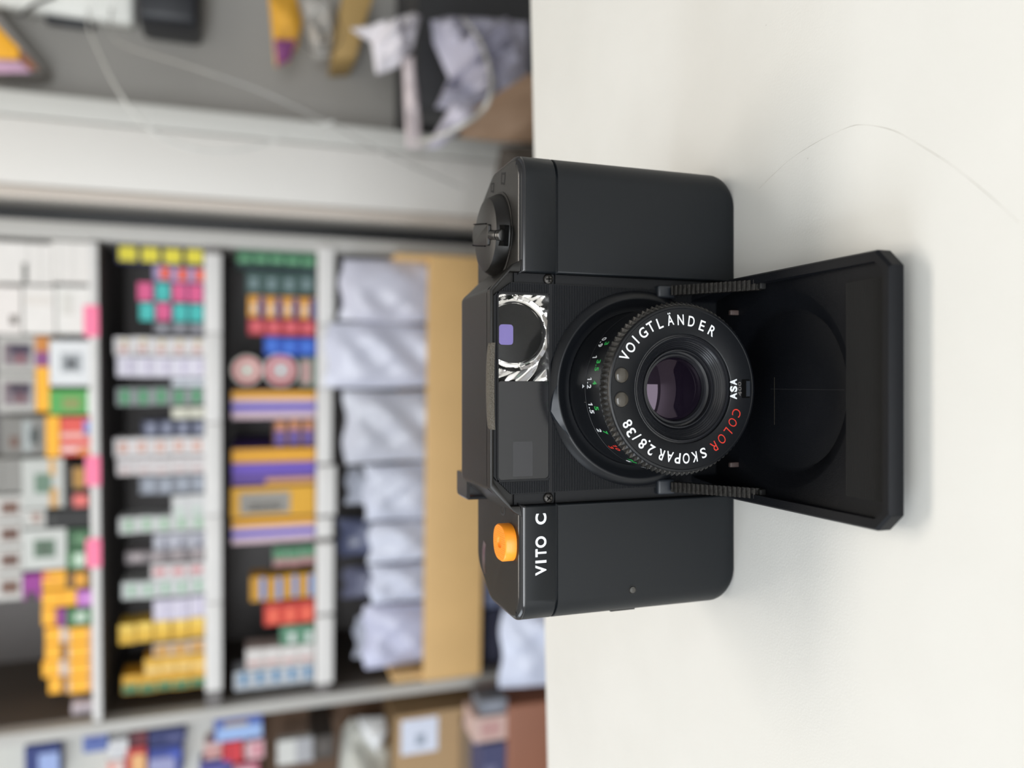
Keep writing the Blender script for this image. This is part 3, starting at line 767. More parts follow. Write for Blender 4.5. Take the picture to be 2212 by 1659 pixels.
WH = (222, 218, 218); LV = (222, 218, 230); GY = (150, 150, 152); NAVY = (40, 44, 78)
stack(B, 250, 445, 4, 531, 573, NAVY, [(.12, .88, .1, .9, (226, 212, 60))], 'navy and yellow film box at the right end of the upper shelf')
stack(B, 330, 440, 3, 575, 609, (165, 150, 190), [(.1, .9, .05, .6, (238, 96, 62))], 'lilac film box with an orange patch on the upper shelf')
PKc, TL = (222, 92, 142), (70, 190, 184)
stack(B, 296, 442, 4, 611, 652, PKc, [(0, 1, 0, .15, (120, 60, 110))], 'pink film box beside lilac boxes on the upper shelf', alt={1: (TL, [(0, 1, 0, .15, (40, 110, 120))], 'single teal film box among the pink stack on the upper shelf')})
stack(B, 300, 442, 4, 654, 694, TL, [(0, 1, 0, .15, (40, 110, 120))], 'teal film box between pink and grey boxes, upper shelf', alt={1: (PKc, [(0, 1, 0, .15, (120, 60, 110))], 'single pink film box among the teal stack on the upper shelf')})
stack(B, 330, 440, 3, 697, 722, (110, 110, 116), [(.2, .8, .3, .7, (160, 160, 168))], 'small dark grey film box, upper shelf beside teal ones')
stack(B, 245, 442, 5, 728, 768, WH, [(.15, .5, .25, .7, (205, 160, 155)), (.6, .9, .25, .6, (212, 196, 160))], 'white film box with faint pink print, upper shelf')
stack(B, 250, 442, 5, 770, 815, LV, [(.2, .85, .15, .35, (190, 180, 205))], 'pale lilac film box between white and green ones')
stack(B, 370, 440, 2, 817, 834, (212, 216, 224), [(.2, .8, .2, .5, (190, 196, 205))], 'narrow white film box low beside the pale lilac stack')
stack(B, 250, 442, 5, 837, 876, (142, 148, 148), [(.1, .9, .3, .75, (70, 150, 100))], 'grey film box with green band, upper shelf')
stack(B, 370, 440, 2, 880, 905, (214, 212, 196), [(.1, .9, .1, .2, (190, 188, 170))], 'cream film box low beside the green banded stack')
stack(B, 305, 440, 4, 907, 942, (58, 62, 86), [(.1, .9, .15, .7, (136, 140, 160))], 'dark navy film box with grey label, upper shelf')
stack(B, 244, 442, 5, 945, 985, WH, [(.25, .75, .25, .75, (216, 160, 140)), (.4, .6, .4, .6, WH)], 'white film box with small orange square, upper shelf')
stack(B, 250, 442, 5, 987, 1026, (214, 208, 208), [(.15, .35, .2, .8, (206, 180, 178)), (.6, .8, .3, .7, (196, 190, 192))], 'off-white film box with faint rose stripes, upper shelf')
stack(B, 300, 440, 4, 1028, 1066, (138, 142, 152), [(.1, .9, .2, .6, (168, 174, 186))], 'blue-grey film box beside off-white stack, upper shelf')
stack(B, 370, 440, 2, 1068, 1112, (206, 206, 206), [(0, .4, .3, .8, (196, 210, 200))], 'pale grey film box low beside the blue-grey stack')
stack(B, 255, 440, 5, 1114, 1150, (206, 208, 206), [(.15, .85, .2, .65, (158, 190, 162))], 'white film box with pale green print, upper shelf')
stack(B, 330, 440, 3, 1152, 1186, (186, 186, 196), [(.1, .7, .2, .5, (110, 110, 126))], 'light grey film box with darker patch, upper shelf')
stack(B, 270, 440, 4, 1188, 1214, (130, 122, 124), [(.2, .8, .2, .7, (176, 164, 166))], 'grey-brown film box with pinkish label, upper shelf')
stack(B, 325, 440, 3, 1216, 1250, (216, 210, 210), [(.3, .7, .2, .85, (206, 128, 132))], 'white film box with red stripe, upper shelf')
stack(B, 262, 440, 5, 1252, 1290, (202, 206, 204), [(.2, .8, .3, .6, (140, 186, 152))], 'white film box with mint mark, upper shelf near red striped')
stack(B, 330, 440, 3, 1292, 1338, (212, 206, 222), [(.1, .9, .2, .3, (180, 172, 200))], 'lavender white film box beside the golden stack')
GD = (226, 180, 58)
stack(B, 255, 440, 5, 1341, 1384, GD, [(.6, 1, .1, .9, (242, 206, 96)), (0, 1, 0, .1, (150, 110, 30))], 'golden film box beside lavender white stack')
stack(B, 330, 440, 3, 1386, 1414, (200, 188, 178), [(.1, .8, .1, .9, (206, 150, 60))], 'white and orange film box beside golden stack', )
stack(B, 310, 440, 4, 1416, 1450, (226, 176, 66), [(.0, .4, .0, .9, (240, 206, 130))], 'amber film box beside white and orange stack', th=.05)
stack(B, 262, 440, 5, 1452, 1492, (222, 168, 50), [(.05, .5, .05, .95, (62, 130, 96))], 'amber and green film box at the left end')
# lower shelf
GN = (48, 104, 72)
stack(Cc, 510, 682, 5, 540, 582, GN, [(.3, .6, .1, .9, (104, 160, 120)), (0, .2, 0, 1, (34, 40, 60))], 'green striped film box at right end of lower shelf')
stack(Cc, 530, 682, 4, 586, 636, (58, 84, 80), [(.2, .7, .3, .8, (120, 140, 142))], 'dark green film box with grey label, lower shelf')
stack(Cc, 535, 682, 4, 640, 688, (226, 160, 60), [(0, .95, 0, .4, (66, 62, 128)), (.2, .6, .5, .8, (240, 216, 190))], 'orange and navy film box, lower shelf')
stack(Cc, 535, 682, 4, 690, 726, (176, 50, 62), [(.2, .85, .15, .85, (222, 100, 108))], 'red film box between orange and blue stacks')
stack(Cc, 570, 682, 3, 728, 768, (42, 88, 190), [(.2, .8, .3, .8, (70, 122, 220))], 'bright blue film box beside the red stack')
stack(Cc, 590, 682, 3, 908, 962, (120, 82, 70), [(.0, .6, .2, .85, (100, 82, 160)), (.6, 1, .2, .8, (206, 140, 96))], 'brown and purple film box, lower shelf')
stack(Cc, 590, 682, 3, 1182, 1222, (120, 160, 134), [(.0, .4, 0, 1, (176, 130, 130)), (.5, .9, .1, .9, (70, 130, 92))], 'green and rose film box, lower shelf')
stack(Cc, 540, 682, 4, 1242, 1296, (206, 150, 40), [(.05, .95, .05, .4, (104, 150, 210))], 'gold film box with pale blue band, lower shelf')
stack(Cc, 570, 682, 3, 1298, 1348, (214, 70, 54), [(.1, .7, .2, .7, (242, 110, 84)), (.8, 1, 0, 1, (170, 40, 40))], 'vermilion film box, lower shelf')
stack(Cc, 605, 682, 2, 1350, 1392, (90, 140, 112), [(.1, .6, .1, .5, (216, 222, 218))], 'green and white film box beside vermilion ones')
stack(Cc, 530, 682, 4, 1396, 1440, (212, 206, 202), [(.2, .35, .1, .9, (206, 150, 150)), (.6, .8, .1, .9, (226, 222, 220))], 'white film box with thin red line, lower shelf')
stack(Cc, 505, 682, 5, 1443, 1484, (198, 204, 212), [(.3, .9, .2, .62, (76, 136, 180))], 'white and blue film box at left end, lower shelf')
def big(px0, px1, py0, py1, base, decos, label, name='photo_paper_box', d=.03, th=.2, zb=None, cat='box'):
    return carton(name, px0, px1, py0, py1, base, decos, d=d, th=th, label=label, zbot=(zC1+.0004) if zb is None else zb, cat=cat)
YB, PU = (228, 164, 40), (92, 84, 190)
for (y0, y1, lab) in ((844, 905, 'tall yellow, white and violet photo paper box, rightmost of its kind'), (1120, 1172, 'tall yellow and violet photo paper box, leftmost of its kind')):
    big(500, 682, y0, y1, (212, 186, 196), [(.72, 1, 0, 1, YB), (.28, .55, 0, 1, PU)], lab)
big(500, 682, 968, 1046, (96, 70, 150), [(.62, 1, 0, 1, YB), (.35, .55, 0, 1, (112, 86, 196)), (0, .15, 0, .6, (216, 160, 110))], 'wide purple and yellow photo paper box in the middle of lower shelf')
big(498, 682, 1050, 1117, (222, 166, 44), [(.12, .82, .3, .9, (150, 146, 140)), (.2, .5, .4, .8, (206, 202, 196))], 'golden box with grey photograph on its front')
def disc_box(px0, px1, py, rpx, base, decos, label, name, d=.05, zb=zC1, shelf_r=None):
    pass
# round canisters lying on their side, lids to the front
def canister(px, py, rpx, colr, band, label, zb=None, d=.06):
    sx, z = S(px, py, d); r = rpx*S_PX
    if zb is not None: z = zb + r
    prof_ = [(r*.96, 0), (r, .002), (r, .06)]
    V = []; F = []; n = 40
    for rr, dd in prof_:
        for i in range(n):
            a = 2*PI*i/n; V.append((rr*math.cos(a), dd, r+rr*math.sin(a)))
    for j in range(2):
        for i in range(n): F.append((j*n+i, j*n+(i+1) % n, (j+1)*n+(i+1) % n, (j+1)*n+i))
    F.append(tuple(range(n))); F.append(tuple(2*n+i for i in range(n)))
    o = mk('film_canister', V, F, None, C(*colr), k=1, smooth=True)
    V = []; F = []
    for rr, dd in ((r*.55, -.001), (r*.82, -.001)):
        for i in range(n): a = 2*PI*i/n; V.append((rr*math.cos(a), dd, r+rr*math.sin(a)))
    F = [(i, (i+1) % n, n+(i+1) % n, n+i) for i in range(n)]
    mk('lid_ring', V, F, o, C(*band), k=1)
    o.location = W_(sx, d, z-r); o.rotation_euler[2] = -PHI
    return tag(o, label, 'canister')
S_PX = .00094
c1 = canister(600, 800, 36, (214, 208, 206), (222, 90, 100), 'large round canister with red ring on the lower shelf', zb=zC1+.0004+.032)
carton('carton', 650, 682, 772, 836, (104, 132, 116), [(.1, .9, .3, .9, (190, 150, 148))], label='low grey-green carton under the round canister', d=.03, zbot=zC1+.0004, ztop=zC1+.032, th=.08)
c2 = canister(540, 800, 32, (226, 220, 208), (232, 130, 136), 'round white canister on top of the red ringed one', zb=zC1+.0004+.032+.0685)
# ---- top shelf
zt_ = zA1+.0004
def ta(px0, px1, py0, py1, base, decos, label, name='carton', d=.03, th=.12, cat='box', **kw):
    zb_ = zt_ if px1 >= 190 else None
    return carton(name, px0, px1, py0, py1, base, decos, d=d, th=th, label=label, zbot=zb_, cat=cat, **kw)
W2c = (226, 222, 218); YL = (248, 180, 44); GR = (96, 178, 96)
ta(112, 192, 522, 612, W2c, [(0, 1, .48, .5, (190, 186, 182)), (0, 1, .78, .8, (190, 186, 182))], 'white carton at the right end of top shelf, lower one')
ta(-60, 112, 522, 612, W2c, [(0, 1, .3, .31, (190, 186, 182)), (0, 1, .15, .16, (190, 186, 182)), (.02, .5, .32, .38, (100, 100, 96))], 'tall white carton standing on another at the right end')
ta(118, 192, 618, 722, (228, 226, 222), [(.4, .85, .5, .85, (214, 212, 206)), (.0, 1, .97, 1, (150, 148, 140))], 'white carton with pale circle beside end carton, top shelf')
ta(46, 118, 618, 722, (230, 226, 222), [(0, 1, .96, 1, (120, 120, 112)), (.6, .8, .1, .9, (222, 216, 210))], 'white carton on top of the carton with pale circle')
ta(-40, 46, 618, 722, (230, 224, 220), [(.2, .4, .1, .3, (120, 110, 106))], 'uppermost white carton with small dark mark, top shelf')
for y0, y1, lb in ((725, 806, 'right one of two grey instant print packs, top shelf'), (808, 892, 'left one of two grey instant print packs, top shelf')):
    ta(-6, 76, y0, y1, (182, 180, 176), [(.2, .8, .12, .85, (126, 112, 118)), (.25, .55, .3, .5, (180, 110, 122)), (.5, .78, .1, .7, (84, 80, 110))], lb, name='print_pack', cat='pack')
ta(76, 106, 726, 890, YL, [(.6, .8, 0, 1, (136, 72, 128)), (.8, 1, 0, 1, (200, 130, 60))], 'flat yellow carton under the two grey print packs')
ta(106, 192, 735, 834, (222, 224, 226), [(.3, .72, .25, .75, (160, 164, 168)), (.38, .6, .38, .62, (96, 98, 102))], 'white carton with grey lens picture, top shelf')
ta(106, 192, 842, 896, (84, 166, 84), [(.2, .7, .3, .7, (140, 150, 90)), (0, 1, 0, .12, (226, 232, 224))], 'bright green carton next to lens picture carton')
ta(130, 192, 900, 985, (222, 88, 78), [(.1, .25, 0, 1, (232, 200, 196)), (.45, .6, 0, 1, (232, 180, 172)), (.5, .9, .05, .3, (110, 130, 200)), (0, .2, .1, .5, (230, 130, 60))], 'red and white striped carton below an orange one, top shelf')
ta(98, 130, 898, 988, YL, [(0, 1, 0, .1, (214, 140, 40))], 'flat orange carton on the red striped one')
ta(0, 98, 900, 984, (128, 126, 122), [(.1, .9, .3, .5, (166, 172, 172)), (.2, .5, .6, .8, (110, 84, 74)), (.3, .7, .15, .35, (62, 68, 66))], 'grey blister pack on the flat orange carton', name='blister_pack', cat='pack')
ta(138, 192, 1004, 1060, (40, 38, 34), [(.1, .9, .3, .7, (176, 132, 62))], 'black carton with tan band beside pink one')
ta(138, 192, 1064, 1099, (46, 40, 40), [(.1, .9, .2, .7, (222, 112, 106))], 'black carton with salmon label, top shelf')
ta(46, 138, 990, 1098, (190, 192, 188), [(.3, .7, .3, .7, (104, 130, 112)), (.0, .4, .15, .35, (206, 160, 96)), (.65, 1, .2, .35, (216, 170, 100))], 'pale carton with green square above the black cartons')
ta(-40, 46, 990, 1066, (140, 138, 134), [(0, 1, .5, .52, (120, 118, 114))], 'plain grey carton on the pale green square carton')
ta(98, 192, 1102, 1140, (34, 34, 34), [(.1, .9, .8, .9, (60, 60, 58))], 'upright black carton between salmon and green ones')
ta(48, 98, 1100, 1140, (196, 196, 192), [(.3, .8, .2, .6, (160, 130, 120))], 'small whitish carton on the upright black carton')
ta(143, 192, 1143, 1186, (52, 92, 60), [(.2, .8, .3, .7, (96, 136, 100))], 'dark green carton beside the upright black one')
ta(143, 192, 1188, 1230, (58, 116, 68), [(.15, .85, .35, .75, (196, 216, 198))], 'green carton with white oval beside yellow cartons')
ta(48, 143, 1143, 1231, (198, 200, 196), [(.3, .75, .25, .75, (94, 116, 98)), (.45, .6, .4, .6, (110, 112, 98))], 'pale carton with green diamond over two green cartons')
for k, (y0, y1) in enumerate(((1070, 1125), (1127, 1182), (1184, 1238), (1240, 1298))):
    ta(-30, 48, y0, y1, (196, 194, 190), [(.25, .75, .1, .6, (120, 92, 82)), (.35, .65, .2, .45, (168, 130, 112))],
       ['first', 'second', 'third', 'fourth'][k]+' from the right of four pale cartons with brown portraits')
ta(48, 90, 1240, 1296, (148, 54, 142), [(.0, .3, .3, .8, (60, 56, 54))], 'magenta carton under the fourth portrait carton')
ta(142, 192, 1233, 1272, (110, 78, 44), [(.1, .9, .3, .7, (226, 160, 50))], 'brown carton with orange band, top shelf')
ta(90, 142, 1233, 1272, YL, [(.4, .6, .2, .8, (214, 140, 60)), (.5, 1, .75, 1, (236, 140, 90))], 'yellow carton on the brown one, top shelf')
ta(165, 192, 1275, 1311, (186, 108, 190), [(.3, .7, .2, .7, (210, 150, 214))], 'small mauve carton, top shelf')
ta(90, 165, 1275, 1311, YL, [(0, 1, .46, .5, (226, 150, 30))], 'yellow carton on the small mauve one')
ta(142, 192, 1314, 1352, (60, 118, 72), [(.2, .8, .3, .7, (190, 206, 190))], 'green carton under a purple one, top shelf')
ta(121, 142, 1314, 1352, (150, 60, 146), [(.1, .9, .3, .7, (130, 48, 130))], 'flat purple carton on the green one')
ta(90, 121, 1314, 1352, YL, [(0, 1, 0, .2, (232, 160, 40))], 'flat yellow carton on the flat purple one')
ys = (1355, 1391, 1427, 1463, 1499)
for k in range(4):
    nm = ['first', 'second', 'third', 'fourth'][k]
    ta(144, 192, ys[k], ys[k+1]-1, YL, [(0, 1, 0, .26, (202, 150, 110)), (.1, .9, .88, 1, (220, 190, 160))], nm+' from the right of four yellow boxes on the top shelf board', name='film_box', cat='box')
    ta(96-(6 if k == 2 else -8 if k == 3 else 0), 144, ys[k], ys[k+1]-1, YL, [(0, 1, 0, .3, (128, 84, 50) if k % 2 else (206, 190, 180))], nm+' from the right of four yellow boxes resting on yellow boxes', name='film_box', cat='box')
sx, z = S(170, 1528, .06)
V, F = zlathe([(.016, 0), (.017, .002), (.017, .032), (.0185, .033), (.0185, .041), (.017, .043)], 0, 0, 32)
o = mk('film_pot', V, F, None, C(206, 196, 206), k=1, smooth=True, loc=W_(sx, .06, zt_)); tag(o, 'small pale film pot at the left end of the top shelf', 'pot')
# ---- crate of envelopes on the bottom board
WOOD = mat('pale_wood', (206, 168, 112), .55, var=.12, scale=9)
CF = -.082
cx0 = S(970, 1466, CF)[0]; cx1 = S(970, 552, CF)[0]; cz0 = zD1+.0006; cz1 = S(921, 1000, CF)[1]
crate = empty('wooden_crate', W_((cx0+cx1)/2, CF, cz0), -PHI)
tag(crate, 'long pale wooden crate holding plastic envelopes on the lowest shelf', 'crate')
hw = (cx1-cx0)/2; ch = cz1-cz0
MB().box(-hw, hw, 0, .012, 0, ch).build('front_board', crate, WOOD, k=1, bevel=.0015)
MB().box(-hw, hw, .31, .322, 0, ch).build('back_board', crate, WOOD, k=1, bevel=.0015)
for s in (-1, 1): MB().box(min(s*hw, s*(hw-.012)), max(s*hw, s*(hw-.012)), .0125, .3095, 0, ch+.06).build('end_board', crate, WOOD, k=1, bevel=.0015)
MB().box(-hw+.013, hw-.013, .0125, .3095, 0.0005, .008).build('base_board', crate, WOOD, k=1)
def noise3(x, y, s): return math.sin(x*91*s+1.3)*math.sin(y*77*s+.7)*.5 + math.sin(x*210*s+y*160*s)*.3 + math.sin(x*47*s-y*63*s+2)*.5
def pouch(px0, px1, py0, py1, d, th, m, label, amp=.006, lean=0.0, name='plastic_envelope', cat='envelope', tilt=0.0, zbot=None):
    xm, ym = (px0+px1)/2, (py0+py1)/2
    a = S(xm, py1, d)[0]; b = S(xm, py0, d)[0]; z1 = S(px0, ym, d)[1]; z0 = S(px1, ym, d)[1] if zbot is None else zbot
    w = (b-a)/2; h = z1-z0; ox = (a+b)/2; n = 18; k = 22
    V = []; F = []; sd = px0*.37+py0
    for side in (0, 1):
        for j in range(k+1):
            for i in range(n+1):
                u = i/n*2-1; v = j/k
                bul = (1-u**4)*(1-(2*v-1)**4)
                x = u*w*(1-.03*math.sin(v*7+sd)) + tilt*v*h; zz = v*h + .004*math.sin(u*5+sd)
                nz_ = noise3(x+sd, zz, 1)*amp*bul
                y = (-th/2*bul + nz_ if side == 0 else th/2*bul+th*.02) + lean*v*h
                V.append((x, y+th/2, zz))
    N1 = (n+1)*(k+1)
    for j in range(k):
        for i in range(n):
            q = (j*(n+1)+i, j*(n+1)+i+1, (j+1)*(n+1)+i+1, (j+1)*(n+1)+i); F.append(q); F.append(tuple(N1+t for t in q[::-1]))
    edge = [i for i in range(n+1)] + [j*(n+1)+n for j in range(1, k+1)] + [k*(n+1)+i for i in range(n-1, -1, -1)] + [j*(n+1) for j in range(k-1, 0, -1)]
    for i in range(len(edge)):
        p, q = edge[i], edge[(i+1) % len(edge)]; F.append((p, q, N1+q, N1+p))
    o = mk(name, V, F, None, m, k=1, smooth=True); o.location = W_(ox, d, z0); o.rotation_euler[2] = -PHI
    return tag(o, label, cat)
def foil(r, g, b, ro=.3): return mat('film_plastic_%d_%d_%d' % (r, g, b), (r, g, b), ro, var=.10, scale=22, spec=.6)
envs = [(738, 985, 563, 696, 'rightmost pale plastic envelope standing in the wooden crate', (190, 190, 204)),
        (706, 985, 700, 838, 'tallest pale plastic envelope, reaching over the price strip', (194, 196, 212)),
        (746, 985, 846, 1000, 'grey plastic envelope third from the right in the crate', (186, 188, 200)),
        (790, 985, 1004, 1126, 'pale blue plastic envelope near the middle of the crate', (188, 192, 208)),
        (800, 985, 1130, 1216, 'narrow bluish plastic envelope left of the crate middle', (194, 198, 214)),
        (802, 985, 1220, 1304, 'second plastic envelope from the left in the crate', (186, 190, 208)),
        (790, 985, 1308, 1440, 'leftmost plastic envelope in the crate, leaning outwards', (180, 182, 206))]
for i, (a, b, c, d_, lb, col) in enumerate(envs):
    pouch(a, b, c, d_, -.052+.002*(i % 2), .034, foil(*col), lb, amp=.007, zbot=cz0+.0095)
back = [(752, 985, 1010, 1090, 'upright envelope behind the pale blue one', (200, 204, 218)), (735, 985, 1120, 1200, 'tall dark blue envelope at the back of the crate', (96, 102, 132)),
        (742, 985, 590, 680, 'grey envelope behind the rightmost one', (112, 112, 134)), (745, 985, 1225, 1290, 'thin envelope behind the second from the left', (120, 122, 146)), (770, 985, 1330, 1420, 'whitish envelope behind the leftmost one', (206, 210, 226))]
for i, (a, b, c, d_, lb, col) in enumerate(back):
    pouch(a, b, c, d_, .06, .05, foil(*col), lb, amp=.006, zbot=cz0+.0095)
# ---- under the crate
zE = zD0-.31+.0005
carton('storage_box', 1052, 1200, 1310, 1425, (52, 54, 76), [(.1, .9, .5, .55, (70, 74, 100))], d=.05, th=.25, label='dark navy box under the wooden crate', zbot=zE)
carton('storage_box', 1050, 1200, 1180, 1306, (130, 140, 172), [(.2, .8, .3, .7, (160, 168, 196))], d=.05, th=.25, label='pale blue box under the crate, right of the navy one', zbot=zE)
carton('storage_box', 1060, 1200, 560, 900, (60, 58, 62), [(.2, .8, .3, .7, (80, 78, 80))], d=.05, th=.25, label='dark box under the crate behind the camera', zbot=zE)
# ---- white cabinet to the right, a dark strip painted as the shaded gap beside it
gap0 = xr+.031
wx0 = S(0, 423)[0]; wx1 = S(0, 192)[0]
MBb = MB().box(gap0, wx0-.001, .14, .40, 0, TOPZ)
o = bobj('dark_gap_strip', MBb, mat('gap_shade_dark', (38, 40, 44), .4), ((gap0+wx0)/2, .14, 0)); tag(o, 'dark upright strip standing for the shaded gap between shelving and white cabinet', 'panel')
cab = empty('white_cabinet', W_((wx0+wx1)/2, 0, 0), -PHI); tag(cab, 'tall narrow white cabinet right of the shelving unit', 'cabinet')
hw = (wx1-wx0)/2; WC = mat('cabinet_white', (216, 213, 208), .45, var=.03, scale=3)
MB().box(-hw, hw, .012, .45, 0, 1.9).build('body', cab, WC, k=1, bevel=.004)
MB().box(-hw+.022, hw-.045, -.006, .0115, .03, 1.88).build('door', cab, WC, k=1, bevel=.003)
MB().box(-hw, -hw+.02, -.004, .0115, 0, 1.9).build('edge_strip', cab, mat('edge_beige', (196, 186, 176), .5), k=1, bevel=.003)
MB().box(hw-.043, hw, -.004, .0115, 0, 1.9).build('edge_strip', cab, mat('edge_grey', (196, 195, 190), .5), k=1, bevel=.003)
# ---- grey partition further right with things fixed to it
gx0 = wx1+.001
o = bobj('wall_right', MB().box(gx0, 2.2, .10, .45, 0, 2.4), mat('partition_grey', (150, 147, 142), .6, var=.04, scale=6), (gx0, .10, 0)); struct(o)
def wallbox(name, px0, px1, py0, py1, d, col, label, cat, bev=.006, ro=.4, decos=()):
    a = S((px0+px1)/2, py1, d)[0]; b = S((px0+px1)/2, py0, d)[0]; z1 = S(px0, (py0+py1)/2, d)[1]; z0 = S(px1, (py0+py1)/2, d)[1]
    m = MB().box(a, b, d, .0995, z0, z1); ms = [C(*col, ro)]
    o = bobj(name, m, ms, ((a+b)/2, d, z0), bevel=bev)
    for (nm, fx0, fx1, fz0, fz1, c) in decos:
        q = MB().box(a+(b-a)*fx0, a+(b-a)*fx1, d-.004, d+.001, z0+(z1-z0)*fz0, z0+(z1-z0)*fz1)
        q.V = [(x-(a+b)/2, y-d, z-z0) for x, y, z in q.V]; q.build(nm, o, C(*c, ro), k=1, bevel=.001)
    return tag(o, label, cat)
wallbox('wall_unit', -60, 288, -140, 28, .062, (236, 236, 230), 'white rounded wall unit in the top corner with a dangling cable', 'wall unit', .012)
wallbox('wall_unit', 292, 430, -140, 44, -.02, (26, 28, 34), 'black wall-mounted box next to the white wall unit', 'wall unit', .012, decos=[('trim_bar', .04, .96, .02, .98, (38, 40, 46))][:0])
wallbox('wall_bracket', 96, 200, 31, 52, 0.075, (44, 46, 50), 'small black bracket left of the white wall unit', 'bracket', .004)
def blob(name, pts, d, th, m, label, cat, amp=.01, rings=9, wall=False, parent=None, seed=0):
    P = [Vector(S(a, b, d)) for a, b in pts]; Q = []
    for i in range(len(P)):                        # subdivide the outline
        for k in range(4): Q.append(P[i].lerp(P[(i+1) % len(P)], k/4))
    c = sum(Q, Vector((0, 0)))/len(Q); zmin = min(q.y for q in Q)
    V = []; F = []; n = len(Q)
    for side in (0, 1):
        for j in range(rings):
            s = 1-j/rings
            for q in Q:
                p = c+(q-c)*s
                b = th/2*(1-s**3); w = noise3(p.x+seed, p.y, 1.0)*amp*(1-s**2)*1.6
                V.append((p.x-c.x, th/2+(-b+w if side == 0 else b), p.y-zmin))
        V.append((0, th/2+(-th/2 if side == 0 else th/2), c.y-zmin))
    T = n*rings+1
    for side in (0, 1):
        o_ = side*T
        for j in range(rings-1):
            for i in range(n): F.append((o_+j*n+i, o_+j*n+(i+1) % n, o_+(j+1)*n+(i+1) % n, o_+(j+1)*n+i))
        for i in range(n): F.append((o_+(rings-1)*n+i, o_+(rings-1)*n+(i+1) % n, o_+n*rings))
    for i in range(n): F.append((i, (i+1) % n, T+(i+1) % n, T+i))
    o = mk(name, V, F, None, m, k=1, smooth=True)
    o.location = W_(c.x, d, zmin); o.rotation_euler[2] = -PHI
    return tag(o, label, cat)
def flatpoly(name, pts, d, th, m, label=None, cat=None, parent=None, bev=.002):
    P = [S(a, b, d) for a, b in pts]; cx = sum(p[0] for p in P)/len(P); zm = min(p[1] for p in P); n = len(P)
    if parent: cx, zm, od = parent['o_']
    else: od = d
    V = [(x-cx, d-od, z-zm) for x, z in P]+[(x-cx, d-od+th, z-zm) for x, z in P]
    F = [tuple(range(n)), tuple(range(n, 2*n))]+[(i, (i+1) % n, n+(i+1) % n, n+i) for i in range(n)]
    o = mk(name, V, F, parent, m, k=1, bevel=bev)
    if not parent:
        o.location = W_(cx, d, zm); o.rotation_euler[2] = -PHI; o['o_'] = (cx, zm, od); tag(o, label, cat)
    return o
a = flatpoly('hanging_sign', [(-40, -10), (0, 35), (92, 148), (60, 155), (-40, 150)], .02, .079, C(150, 146, 142), 'yellow hanging sign with grey edge in the top right corner', 'sign')
flatpoly('sign_face', [(-36, 20), (0, 62), (42, 104), (40, 128), (-36, 124)], .012, .006, C(248, 178, 40), parent=a)
flatpoly('sign_face', [(-36, 128), (42, 132), (70, 156), (-36, 158)], .012, .006, C(200, 160, 186), parent=a)
flatpoly('sign_face', [(44, 108), (54, 116), (84, 148), (66, 150), (44, 130)], .012, .006, C(140, 84, 50), parent=a)
# bin with crumpled bags, packs on top of it
bz = S(800, 150, -.12)
bin_ = empty('black_bin', W_(S(950, 100, -.12)[0], -.12, 0), -PHI); tag(bin_, 'tall black bin stuffed with crumpled white bags', 'bin')
bw = (S(950, 10, -.12)[0]-S(950, 232, -.12)[0])/2*1.3; bh = S(900, 120, -.12)[1]
pts0 = fillet([(-bw*.86, .02, .03), (bw*1.6, .02, .03), (bw*1.6, .21, .03), (-bw*.86, .21, .03)], 5); pts1 = fillet([(-bw, 0, .03), (bw*1.7, 0, .03), (bw*1.7, .215, .03), (-bw, .215, .03)], 5)
V, F = loft([[(x, y, 0) for x, y in pts0], [(x, y, bh-.02) for x, y in pts1], [(x, y, bh) for x, y in pts1]], True)
mk('bin_body', V, F, bin_, mat('bin_black', (48, 48, 50), .5), k=1, smooth=True)
BAGW = foil(214, 210, 216, .35); BAGL = foil(176, 174, 190, .35)
blob('crumpled_bag', [(762, 45), (800, 40), (905, 10), (918, 20), (900, 90), (870, 130), (820, 148), (808, 70)], -.20, .07, BAGW, 'crumpled white bag poking out left above the black bin', 'bag', amp=.03)
blob('crumpled_bag', [(945, 20), (985, 12), (1060, 15), (1160, 25), (1160, 140), (1090, 190), (1010, 225), (955, 215), (985, 150), (950, 70)], -.24, .10, BAGL, 'large crumpled lilac-white bag beside the table edge', 'bag', amp=.05, seed=2)
blob('crumpled_bag', [(985, 215), (1030, 215), (1035, 240), (960, 312), (925, 318), (940, 290)], -.31, .04, foil(196, 192, 206), 'narrow twisted white bag hanging below the large one', 'bag', amp=.01)
blob('crumpled_bag', [(872, 120), (895, 118), (905, 200), (915, 318), (880, 318), (876, 220)], -.19, .02, foil(204, 192, 194), 'thin white and brown bag strip hanging down the bin', 'bag', amp=.006)
blob('paper_sack', [(1010, 240), (1150, 150), (1300, 150), (1640, 150), (1640, 300), (1300, 300), (1100, 300), (1000, 290)], -.30, .05, C(150, 122, 98), 'brown paper sack behind the table edge below the bags', 'sack', amp=.01)
blob('paper_sack', [(1090, 310), (1200, 305), (1590, 310), (1590, 600), (1200, 600), (1080, 600), (1070, 440)], -.36, .05, C(66, 58, 50), 'dark brown sack behind the table beside the white cabinet', 'sack', amp=.01)
flatpoly('cardboard_sheet', [(742, -20), (812, -20), (785, 60), (770, 124), (722, 126), (730, 50)], -.02, .119, C(168, 138, 84), 'tan cardboard sheet next to the hanging packs', 'cardboard')
a = blob('hanging_pack', [(580, -20), (640, -20), (655, 40), (645, 90), (625, 128), (596, 140), (588, 60)], -.02, .03, C(206, 152, 44), 'yellow hanging pack with a purple lower corner', 'pack', amp=.004)
o = blob('hanging_pack', [(592, 82), (640, 84), (628, 126), (600, 142)], -.035, .012, C(122, 60, 112), 'purple hanging packet over the yellow pack', 'pack', amp=.002)
